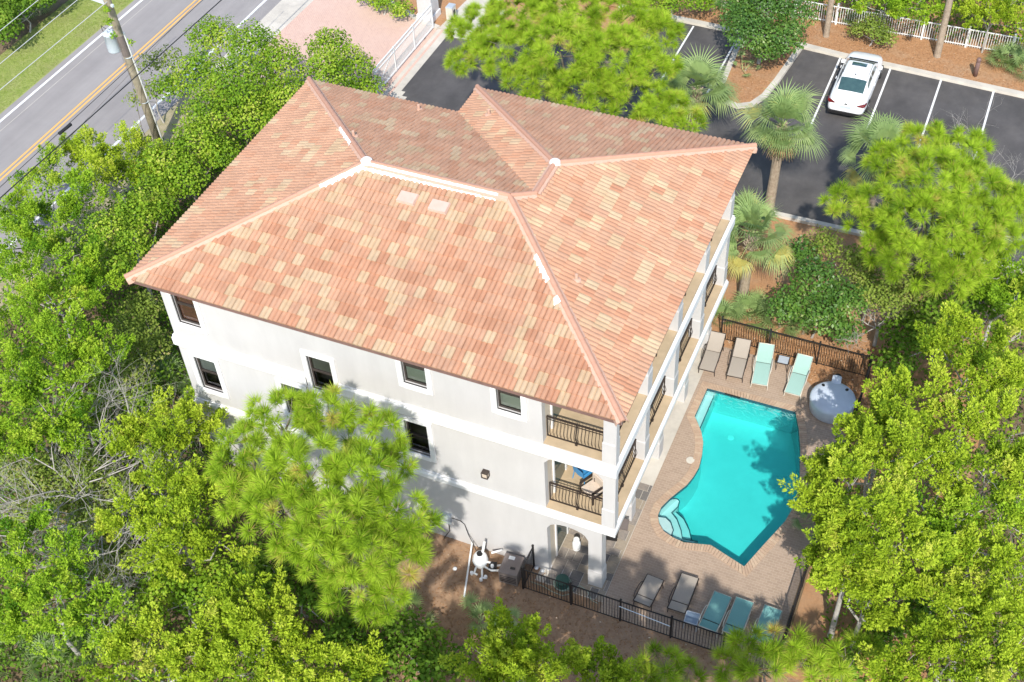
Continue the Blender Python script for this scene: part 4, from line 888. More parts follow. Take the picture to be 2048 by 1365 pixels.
def cab_pt(y, k, off=0.0):
    z = interp(y, CZ); f = (z-1.0)/.53; wb = .845-.05*abs(y-2.3)/1.5; wt = .60+.02*min(1, max(0, y-1.2))
    prof = [(wb, 1.0), (wb-(wb-wt)*.30*f-.01, 1.0+(z-1.0)*.33), (wb-(wb-wt)*.72*f-.01, 1.0+(z-1.0)*.70), (wt+.02, z-.05*f), (wt-.09, z-.012*f), (wt*.45, z+.004), (0, z+.012)]
    a, b = prof[k]; return np.array((a, y, b))
cy = [.78, 1.0, 1.2, 1.45, 1.6, 1.75, 2.0, 2.3, 2.6, 2.8, 2.95, 3.15, 3.35, 3.55, 3.75]
P = [[(-p[0], p[1], p[2]) for p in (cab_pt(y, k) for k in range(6))]+[tuple(cab_pt(y, k)) for k in range(6, -1, -1)] for y in cy]
MB().grid(P).build('cabin', M['carpaint'], car, True)
def patch(name, yy, ks, m, n_off=.008, sgn=None, shrink=0):
    P = []
    for y in yy:
        row = [cab_pt(y, k) for k in ks]
        P.append(row)
    full = []
    for r_ in P:
        if sgn is None: row = [np.array((-p[0], p[1], p[2])) for p in r_[:-1]]+[p for p in r_[::-1]]
        else: row = [np.array((p[0]*sgn, p[1], p[2])) for p in r_]
        full.append(row)
    A = np.array(full); du = np.gradient(A, axis=1); dv = np.gradient(A, axis=0); nn = np.cross(du, dv); nn /= np.linalg.norm(nn, axis=2, keepdims=True)+1e-9
    flip = np.sign(np.sum(nn*(A-np.array((0, 2.3, .9))), axis=2, keepdims=True)); A = A+nn*flip*n_off
    return MB().grid([list(map(tuple, r_)) for r_ in A]).build(name, m, car, True)
patch('rear_window', (.86, 1.0, 1.2, 1.40, 1.52), (3, 4, 5, 6), M['carglass']); patch('windscreen', (3.0, 3.15, 3.35, 3.55, 3.68), (3, 4, 5, 6), M['carglass'])
for s in (-1, 1):
    patch('side_window', (1.35, 1.6, 1.75, 2.0, 2.17), (1, 2), M['carglass'], sgn=s); patch('side_window', (2.25, 2.6, 2.8, 2.95, 3.2), (1, 2), M['carglass'], sgn=s)
    # mirror, tail light, handles
    bevel(MB().box((s*.93-.10, 3.22, 1.0), (s*.93+.12, 3.40, 1.15)).build('mirror', M['carpaint'], car), .03)
    mm = MB(); mm.add([(s*.88, .14, .83), (s*.885, .18, .97), (s*.84, .16, .99), (s*.56, .03, .92), (s*.54, .022, .87), (s*.81, .065, .83)], [(0, 1, 2, 3, 4, 5)]); mm.add([(s*.88, .14, .83), (s*.885, .18, .97), (s*.925, .36, .96), (s*.93, .32, .88)], [(0, 1, 2, 3)])
    o = mm.build('tail_light', M['tail'], car); so = o.modifiers.new('s', 'SOLIDIFY'); so.thickness = .05; so.offset = 0
    for y in (1.95, 2.95): MB().box((s*.955-.02, y, .90), (s*.955+.02, y+.2, .93)).build('door_handle', M['carpaint'], car)
    for y in (.98, 4.05):
        w = MB().lathe([(.33, -.11), (.345, -.08), (.345, .08), (.33, .11), (.24, .115), (.22, .08), (.05, .09), (.02, .1)], 24).build('wheel', M['rubber'], car); w.location = (s*.87, y, .345); w.rotation_euler = (0, s*math.pi/2, 0)
        MB().lathe([(.22, .082), (.21, .10), (.06, .115), (.02, .12)], 10).build('rim', M['chrome'], w)
    MB().lathe([(.05, -.06), (.055, .06), (.04, .06)], 12).build('exhaust', M['chrome'], car, loc=(s*.55, .03, .36), rot=(math.pi/2, 0, 0))
    MB().box((s*.62-.004, 1.75, 1.508), (s*.62+.012, 2.85, 1.518)).build('roof_trim', M['black'], car)
MB().grid([[(x, y, interp(y, CZ)+.024-.02*abs(x)) for x in (-.36, 0, .36)] for y in (2.45, 2.6, 2.8)]).build('sunroof', M['carglass'], car)
bevel(MB().box((-.84, -.035, .27), (.84, .10, .46)).build('bumper_valance', M['black'], car), .03)
MB().box((-.26, -.005, .66), (.26, .012, .80)).build('number_plate', M['galv'], car); MB().box((-.06, -.012, .90), (.06, .04, .93)).build('badge', M['black'], car)
MB().box((-.45, .02, .875), (.45, .03, .882)).build('boot_seam', M['black'], car)
MB().lathe([(.035, 0), (.03, .04), (.008, .07), (.004, .1)], 10, (0, 1.75, 1.49)).build('aerial', M['black'], car)
MB().grid([[(x, y, 1.037-.06*(y-3.66)+.012-.03*abs(x)**2) for x in (-.72, -.36, 0, .36, .72)] for y in (3.74, 3.86)]).build('wiper_cowl', M['black'], car)
# ------------------------------------------------------------------ vegetation
def unit(a): return a/(np.linalg.norm(a, axis=-1, keepdims=True)+1e-9)
def leaf_mesh(name, quads, tint, m):
    """quads: (n,4,3) ; tint (n,)"""
    n, K4 = quads.shape[:2]; me = bpy.data.meshes.new(name); me.vertices.add(n*K4); me.loops.add(n*K4); me.polygons.add(n)
    me.vertices.foreach_set('co', quads.reshape(-1).astype(np.float32)); me.loops.foreach_set('vertex_index', np.arange(n*K4, dtype=np.int32))
    me.polygons.foreach_set('loop_start', np.arange(0, n*K4, K4, dtype=np.int32)); me.polygons.foreach_set('loop_total', np.full(n, K4, np.int32))
    a = me.attributes.new('tint', 'FLOAT', 'POINT'); a.data.foreach_set('value', np.repeat(np.clip(tint, 0, 1), K4).astype(np.float32))
    me.materials.append(m); me.update(calc_edges=True); return me
def blades(p, d, l, w, side=None, mid=.45):
    """rhombic leaves at p along d"""
    n = len(p); s = unit(np.cross(d, rng.normal(size=(n, 3)))) if side is None else side
    l = np.broadcast_to(l, (n,))[:, None]; w = np.broadcast_to(w, (n,))[:, None]
    return np.stack([p, p+d*l*mid+s*w, p+d*l, p+d*l*mid-s*w], 1)
def sphere_dirs(n, zmin=-.35):
    z = rng.uniform(zmin, 1, n); a = rng.uniform(0, 2*np.pi, n); r = np.sqrt(1-z*z); return np.stack([r*np.cos(a), r*np.sin(a), z], 1)
def f_scrub(P, R, dens=1.0, leaf=.11, size=.42, N=96, sq=.8):
    npad = max(6, int(1.05*dens*R*R*2.7)); K = 6; d = sphere_dirs(npad); rad = R*(.55+.5*rng.random(npad)**.7)
    pad = P+d*rad[:, None]*np.array([1, 1, sq]); nc = npad*K; d = np.repeat(d, K, 0)
    base = np.repeat(pad, K, 0)+rng.normal(size=(nc, 3))*np.array([.21, .21, .12])
    ax = unit(d*.85+np.array([0, 0, .55])+rng.normal(size=(nc, 3))*.32); s = size*(.75+.8*rng.random(nc))
    ct = np.repeat(rng.normal(.46, .16, npad), K)+rng.normal(0, .12, nc)
    b = np.repeat(base, N, 0); A = np.repeat(ax, N, 0); S = np.repeat(s, N); t = rng.random(nc*N)
    pr = unit(np.cross(A, rng.normal(size=(nc*N, 3)))); rr = S*.30*np.sqrt(rng.random(nc*N))*np.sin(np.pi*(.22+.74*t))
    p = b+A*(S*(t*1.25-.35))[:, None]+pr*rr[:, None]
    dr = unit(A*.75+pr*.8+rng.normal(size=(nc*N, 3))*.35)
    sd = unit(np.cross(dr, np.array([0, 0, 1])+rng.normal(size=(nc*N, 3))*.6))
    q = blades(p, dr, leaf*(.7+.6*rng.random(nc*N)), leaf*.24, sd)
    return q, np.repeat(ct, N)+rng.normal(0, .10, nc*N)+.2*(t-.5), base
def f_fill(P, R, dens=1.0, sq=.8):
    n = int(150*dens*R*R); d = sphere_dirs(n, -.6); p = P+d*(R*.62*rng.random(n)**.4)[:, None]*np.array([1, 1, sq]); dr = unit(rng.normal(size=(n, 3)))
    return blades(p, dr, .17, .05), rng.normal(.4, .15, n)
def f_oval(P, R, dens=1.0, leaf=.115, wid=.42, sq=.8, out=.9, th=.5, radial=.0):
    n = int(400*dens*R*R*2.6); d = sphere_dirs(n); lump = 1+.13*np.sin(d[:, 0]*6+P[1])*np.sin(d[:, 1]*5+P[0]*2)+.1*np.sin(d[:, 2]*9+P[0])
    rad = (R*lump-th*rng.random(n)**1.6); p = P+d*rad[:, None]*np.array([1, 1, sq]); nrm = unit(d*out+np.array([0, 0, .35])+rng.normal(size=(n, 3))*.55)
    t = unit(np.cross(nrm, rng.normal(size=(n, 3)))); dr = unit(t+d*radial); s = unit(np.cross(nrm, dr)); l = leaf*(.65+.7*rng.random(n))
    clump = .5+.22*np.sin(p[:, 0]*2.3+P[0])*np.sin(p[:, 1]*2.1)+.12*np.sin(p[:, 2]*3)
    return blades(p, dr, l, l*wid, s), clump+rng.normal(0, .17, n), p[::40]
def f_tuft(P, R, dens=1.0, L=.38, size=1.0, N=260, sq=.72, wn=.0085):
    nc = max(4, int(5.6*dens*R*R*2.6)); d = sphere_dirs(nc, -.3); rad = R*(.45+.55*rng.random(nc)**.5); base = P+d*rad[:, None]*np.array([1, 1, sq])
    ax = unit(d*.7+np.array([0, 0, .55])+rng.normal(size=(nc, 3))*.25); ct = rng.normal(.48, .2, nc); Lc = L*size*(.8+.4*rng.random(nc))
    b = np.repeat(base, N, 0); A = np.repeat(ax, N, 0); LL = np.repeat(Lc, N); t = rng.random(nc*N); pr = unit(np.cross(A, rng.normal(size=(nc*N, 3))))
    ang = .2+1.4*rng.random(nc*N)**.75; dr = unit(A*np.cos(ang)[:, None]+pr*np.sin(ang)[:, None]); p = b+A*(t*.10-.05)[:, None]
    dr = unit(dr+np.array([0, 0, -.10])); tt = np.repeat(ct, N)+rng.normal(0, .10, nc*N)
    dead = rng.random(nc*N) < .035; tt[dead] = 1.0
    q = blades(p, dr, LL*(.6+.7*rng.random(nc*N)), wn, mid=.25); return q[:, 1:], tt, base
def limbs(m, base, lobes, tips, r0, top_r=.05, nt=10, lean=None):
    """trunk to the lobes' mean and limbs to each lobe, twigs to clump bases"""
    C = np.mean([l[0] for l in lobes], 0); zl = min(l[0][2] for l in lobes); top = np.array([C[0], C[1], max(zl*.75, .4)])
    mid = (base+top)/2+np.array([random.uniform(-.2, .2), random.uniform(-.2, .2), 0])
    m.tube([base, base*.75+mid*.25, mid, top], [r0*1.25, r0, r0*.8, r0*.6], 8, False)
    for (P, R), tp in zip(lobes, tips):
        a = top if random.random() < .5 else mid*.4+top*.6; q = (a+P)/2+np.array([random.uniform(-.3, .3), random.uniform(-.3, .3), -.15*np.linalg.norm(P-a)*.3])
        m.tube([a, q, P], [r0*.5, r0*.34, r0*.22], 6, False)
        k = min(nt, len(tp))
        for i in rng.choice(len(tp), k, replace=False):
            e = tp[i]; s = P*.9+q*.1+(e-P)*.1; h = (s+e)/2+rng.normal(size=3)*.10
            m.tube([s, h, e], [r0*.12+.007, r0*.07+.005, .005], 4, False)
KINDS = {'scrub': (f_scrub, 'scrub'), 'scrubgreen': (f_scrub, 'scrubgreen'), 'needle': (f_tuft, 'needle'), 'needleyellow': (f_tuft, 'needleyellow'), 'ivy': (f_oval, 'ivy'), 'gloss': (f_oval, 'gloss'), 'olive': (f_oval, 'olive'), 'under': (f_oval, 'under')}
def tree(name, label, kind, spec, cat='tree', group=None, r0=.12, dens=1.0, nt=10, base=None, bark='bark', fill=1.0, **kw):
    lob = [(G(px, py, z), r/ppm(G(px, py, z))) for px, py, r, z in spec]
    C = np.mean([l[0] for l in lob], 0); b0 = np.array([C[0], C[1], -.03]) if base is None else np.array([*base, -.03])
    r = empty(name, b0, 0, label=label, cat=cat, group=group)
    fn, mk = KINDS[kind]; Q, T, tips = [], [], []
    for P, R in lob:
        q, t, tp = fn(P-b0, R, dens, **kw); Q.append(q); T.append(t); tips.append(tp)
        if fill:
            q, t = f_fill(P-b0, R, fill); q = q[:, :q.shape[1] if fn is not f_tuft else 3]; Q.append(q); T.append(t)
    link('crown', leaf_mesh('crown', np.concatenate(Q), np.concatenate(T), LF[mk]), r)
    m = MB(); limbs(m, np.zeros(3), [(P-b0, R) for P, R in lob], tips, r0, nt=nt); m.build('trunk', M[bark], r, True)
    return r
# --- palms
def frond(m_list, base, az, el, L, fan=1.75, n=28, tint=.5, pet=.9, droop=.35):
    d = np.array([math.cos(az)*math.cos(el), math.sin(az)*math.cos(el), math.sin(el)]); h = np.array([-math.sin(az), math.cos(az), 0]); up = np.cross(d, h); up = up if up[2] > 0 else -up
    hub = base+d*pet+np.array([0, 0, -.12*pet*math.cos(el)])
    angs = np.linspace(-fan, fan, n); D = unit(d*np.cos(angs)[:, None]+h*np.sin(angs)[:, None]+up*(.12*np.abs(np.sin(angs*1.0)))[:, None])
    l = L*(.72+.28*np.cos(angs*.6))*(.9+.2*rng.random(n)); side = unit(np.cross(D, up))
    p = np.repeat(hub[None], n, 0); mid = p+D*(l*.55)[:, None]; tip = mid+unit(D+np.array([0, 0, -droop*1.3]))*(l*.45)[:, None]+np.array([0, 0, -.06])*l[:, None]; w = .015+.008*L
    q1 = np.stack([p, mid+side*w, tip, mid-side*w], 1)
    m_list.append((q1, np.full(n, tint)+rng.normal(0, .08, n)))
    # folded centre of the fan
    q2 = np.stack([p, p+D*(l*.3)[:, None]+side*w*1.3, p+D*(l*.42)[:, None], p+D*(l*.3)[:, None]-side*w*1.3], 1); m_list.append((q2, np.full(n, tint+.05)))
    pe = unit(hub-base); s = unit(np.cross(pe, up))*.018; m_list.append((np.stack([base+s, base-s, hub-s*.6, hub+s*.6])[None], np.array([.85])))
def palm(name, label, base, height, L=.75, n=34, lean=(0, 0), r=.14, group=None, boots=True, dead=8, cat='palm'):
    o = empty(name, (*base, -.03), random.uniform(0, 6), label=label, cat=cat, group=group); top = np.array([lean[0], lean[1], height])
    rz = Matrix.Rotation(-o.rotation_euler[2], 3, 'Z'); top = np.array(rz @ Vector(top))
    m = MB(); m.tube([(0, 0, -.05), top*.02+(0, 0, .05), top*.4, top*.75, top], [r*1.35, r*1.1, r, r*1.0, r*.9], 12, False)
    if boots:
        for i in range(60):
            f = .62+.36*i/60; a = i*2.4; c = top*f; d = np.array([math.cos(a), math.sin(a), 0]); s = np.array([-d[1], d[0], 0])
            m.add([c+d*r*.7-s*.07+(0, 0, -.12), c+d*r*.7+s*.07+(0, 0, -.12), c+d*(r+.13)+s*.02+(0, 0, .16), c+d*(r+.13)-s*.02+(0, 0, .16), c+d*r*.6+(0, 0, .1)], [(0, 1, 2, 3), (2, 1, 4), (3, 2, 4), (0, 3, 4)])
    m.build('trunk', M['palmtrunk'], o)
    ml = []
    for i in range(n):
        f = i/n; el = 1.35-1.75*f+rng.normal(0, .22); az = i*2.39996+rng.normal(0, .35)
        frond(ml, top+np.array([0, 0, -.1*f]), az, el, L*(.95+.2*rng.normal()), fan=1.35+.4*rng.random(), tint=.5+.16*rng.normal()+(.3 if f > .82 else 0), pet=.45+.75*f**.5*rng.random()+.15, droop=.25+.5*f)
    link('crown', leaf_mesh('crown', np.concatenate([q for q, _ in ml]), np.concatenate([t for _, t in ml]), LF['palm']), o)
    if dead:
        ml = []
        for i in range(dead): frond(ml, top+np.array([0, 0, -.25]), i*2.4+.5, -1.0+rng.normal(0, .2), L*.8, fan=1.0, n=12, tint=.9, pet=.5, droop=.8)
        d = leaf_mesh('dead_fronds', np.concatenate([q for q, _ in ml]), np.concatenate([t for _, t in ml]), M['deadfrond']); link('dead_fronds', d, o)
    return o
def palmetto(label, base, L=.6, n=14, group='saw palmettos', z=.25, tint=.45):
    o = empty('palmetto', (*base, -.02), random.uniform(0, 6), label=label, cat='palmetto', group=group); ml = []
    for i in range(n): frond(ml, np.array([rng.normal(0, .12), rng.normal(0, .12), z]), i*2.4+rng.normal(0, .3), rng.uniform(.25, 1.25), L*(.8+.4*rng.random()), fan=1.7, n=18, tint=tint+rng.normal(0, .12), pet=.35+.5*rng.random(), droop=.3)
    link('fronds', leaf_mesh('fronds', np.concatenate([q for q, _ in ml]), np.concatenate([t for _, t in ml]), LF['palm']), o)
    m = MB().tube([(0, 0, -.02), (.03, .02, z*.6), (.05, 0, z)], [.07, .06, .05], 7); m.build('stem', M['palmtrunk'], o)
# --- bare branching tree
def bare_tree(label, base, H_, spread, seed, n0=11, r0=.08, depth=5, lean=(0, 0)):
    rs = random.Random(seed); o = empty('bare_tree', (*base, -.03), 0, label=label, cat='tree', group='leafless grey trees'); mt = MB(); mb = MB()
    top = Vector((lean[0], lean[1], H_*.45)); mt.tube([(0, 0, 0), top*.5, top], [r0*1.2, r0, r0*.7], 8, False)
    def grow(p, d, l, r, lev):
        q = p+d*l*.5+Vector((rs.gauss(0, .05), rs.gauss(0, .05), rs.gauss(0, .04)))*l; e = q+(d+Vector((rs.gauss(0, .2), rs.gauss(0, .2), rs.gauss(0, .1))))*l*.5
        mb.tube([p, q, e], [r, r*.8, r*.55], 5 if lev < 2 else 4, False)
        if lev >= depth: return
        for i in range(rs.choice((2, 3, 3))):
            nd = (d+Vector((rs.gauss(0, .55), rs.gauss(0, .55), rs.gauss(.05, .35)))).normalized(); grow(q if i == 0 else e, nd, l*rs.uniform(.55, .8), r*.60, lev+1)
    for i in range(n0):
        a = i*2*math.pi/n0+rs.uniform(-.3, .3); d = Vector((math.cos(a)*spread, math.sin(a)*spread, rs.uniform(.3, 1.0))).normalized(); grow(top*rs.uniform(.6, 1), d, H_*rs.uniform(.26, .38), r0*.42, 0)
    mt.v += []; k_ = len(mt.v); mt.v += mb.v; mt.f += [[i_+k_ for i_ in f_] for f_ in mb.f]; mt.m += mb.m; mt.build('trunk', M['twig'], o, True)
exec_specs = True
# ---- big long-needle pines
tree('pine_tree', 'large bright long-needled pine against the front wall of the house', 'needle',
     [(560, 848, 78, 8.4), (655, 832, 60, 8.6), (750, 875, 62, 8.4), (812, 920, 38, 8.0), (495, 915, 72, 8.2), (610, 945, 82, 9.4), (725, 960, 78, 9.2), (490, 995, 56, 8.0), (560, 1020, 80, 9.0), (670, 1040, 80, 9.4), (780, 1020, 68, 8.4), (845, 1065, 42, 7.6), (620, 1105, 70, 8.4), (730, 1110, 72, 8.2), (800, 1120, 48, 7.6), (700, 1180, 60, 7.4), (770, 1190, 52, 7.0), (745, 1235, 36, 6.4)], r0=.17, nt=4, fill=.12, base=(9.4, -4.2), dens=1.7)
tree('pine_tree', 'large long-needled pine behind the roof beside the dark driveway', 'needle',
     [(955, 60, 58, 7.0), (1040, 30, 72, 7.6), (1140, 20, 80, 8), (1240, 40, 76, 7.6), (1310, 70, 55, 7), (940, 125, 42, 6.4), (1020, 105, 72, 7.6), (1120, 105, 84, 8.6), (1225, 120, 80, 8.0), (1310, 140, 52, 7), (1070, 165, 58, 7), (1165, 185, 66, 7.2), (1260, 200, 62, 6.8), (1335, 215, 40, 6.0), (1375, 250, 40, 5.6), (1290, 250, 40, 6)], r0=.18, nt=4, fill=.12, dens=1.75)
tree('pine_tree', 'bright long-needled pine between the car park and the pool trees', 'needle',
     [(2030, 425, 48, 6.2), (2000, 400, 50, 6.6), (1905, 560, 44, 5.4), (1850, 285, 49, 6.6), (1925, 310, 54, 6.6), (1790, 325, 54, 6.4), (1870, 365, 77, 7.4), (1955, 375, 64, 6.8), (1770, 410, 60, 6.4), (1690, 415, 49, 5.6), (1850, 450, 82, 7.0), (1950, 460, 71, 6.6), (2010, 470, 49, 6.0), (1730, 460, 45, 5.4), (1830, 525, 66, 5.8), (1920, 520, 56, 5.8), (1760, 500, 47, 5.2)], r0=.16, nt=4, fill=.12, dens=1.6)
tree('young_pine', 'young pine with big needle bursts below the teal loungers', 'needle', [(1500, 1290, 34, 2.6), (1560, 1285, 40, 2.8), (1610, 1330, 44, 2.6), (1530, 1340, 46, 2.6), (1460, 1335, 36, 2.2)], r0=.06, nt=8, fill=.1, dens=1.35, size=1.15)
tree('young_pine', 'young pine with big needle bursts at the lower edge left of the teal loungers', 'needle', [(1325, 1335, 40, 2.4), (1290, 1360, 36, 2.0), (1375, 1355, 34, 1.9)], r0=.05, nt=8, fill=.1, dens=1.35, size=1.15)
tree('young_pine', 'young pine with needle bursts at the lower edge under the tree side fence', 'needle', [(1690, 1315, 40, 2.6), (1650, 1350, 40, 2.3), (1730, 1290, 26, 2.8)], r0=.05, nt=8, fill=.1, dens=1.3, size=1.15)
# ---- tall pines standing past the lower edge of the picture; their shade reaches the lower deck
def off_tree(label, lobes, **k):
    C = np.mean([l[:3] for l in lobes], 0); b0 = np.array([C[0], C[1], -.03]); r = empty('pine_tree', b0, 0, label=label, cat='tree', group='tall pines past the lower edge'); Q, T, tips, LB = [], [], [], []
    for x, y, z, R in lobes:
        P = np.array((x, y, z))-b0; q, t, tp = f_tuft(P, R, 1.3); Q.append(q); T.append(t); tips.append(tp); LB.append((P, R))
    link('crown', leaf_mesh('crown', np.concatenate(Q), np.concatenate(T), LF['needle']), r); m = MB(); limbs(m, np.zeros(3), LB, tips, .16, nt=5); m.build('trunk', M['bark'], r, True)
off_tree('tall pine past the lower edge whose shade falls on the teal loungers', [(22.53, -10.72, 12.3, 1.5), (20.81, -11.73, 13.1, 1.4), (24.2, -9.2, 10.6, 1.4), (22.2, -10.6, 11.0, 1.6), (23.6, -10.2, 10.8, 1.5), (24.9, -10.4, 10.6, 1.4), (20.6, -10.6, 11.0, 1.3), (21.2, -11.4, 9.8, 1.4), (23.0, -11.4, 9.6, 1.4)])
off_tree('tall pine past the lower edge whose shade falls on the taupe loungers', [(19.46, -12.44, 13.4, 1.4), (18.1, -12.94, 13.5, 1.3), (18.2, -11.4, 8.6, 1.3), (20.2, -11.8, 9.4, 1.3)])
off_tree('tall pine past the lower edge whose shade falls on the fence corner', [(15.98, -13.03, 12.0, 1.4), (16.0, -11.8, 8.8, 1.4), (17.2, -12.0, 8.8, 1.3)])
off_tree('tall pine past the lower edge whose shade falls on the bare soil', [(24.6, -11.6, 10.2, 1.5), (19.0, -13.4, 9.6, 1.6), (21.0, -13.6, 9.4, 1.6), (17.0, -13.6, 9.0, 1.5), (23.0, -13.4, 9.4, 1.5)])
# ---- vine covered trees along the road and beside the drive
tree('vine_covered_tree', 'vine covered tree with many small oval leaves behind the utility pole', 'ivy', [(425, 75, 50, 4.6), (505, 95, 56, 4.8), (560, 130, 52, 4.4), (400, 150, 58, 4.4), (480, 170, 66, 5.0), (565, 195, 52, 4.2), (425, 225, 62, 4.4), (510, 240, 50, 4.0), (340, 175, 36, 3.6)], group='vine covered trees by the road')
tree('vine_covered_tree', 'rounded vine covered tree beside the pink driveway and gate', 'ivy', [(660, 95, 46, 3.6), (700, 135, 50, 3.6), (650, 150, 52, 4.0), (735, 175, 34, 2.8), (690, 190, 40, 3.0)], group='vine covered trees by the road')
tree('vine_covered_tree', 'vine covered tree touching the left eave below the pole', 'ivy', [(395, 290, 56, 3.8), (330, 330, 56, 3.8), (440, 310, 40, 3.4), (370, 360, 50, 3.6), (305, 395, 50, 3.6)], group='vine covered trees by the road')
tree('scrub_shrub', 'sparse grey twiggy shrub wrapped round the utility pole', 'olive', [(300, 130, 30, 3.0), (335, 120, 34, 3.4), (270, 200, 24, 2.2), (300, 180, 28, 2.4)], cat='shrub', dens=.45, fill=.1, r0=.05, nt=14, bark='twig')
tree('climbing_vine', 'green vine climbing the top of the utility pole', 'ivy', [(213, 20, 9, 9.0), (218, 45, 10, 8.6), (228, 72, 9, 8.2), (262, 85, 7, 7.4)], cat='vine', dens=1.5, fill=0, r0=.02, nt=3, leaf=.10, th=.15)
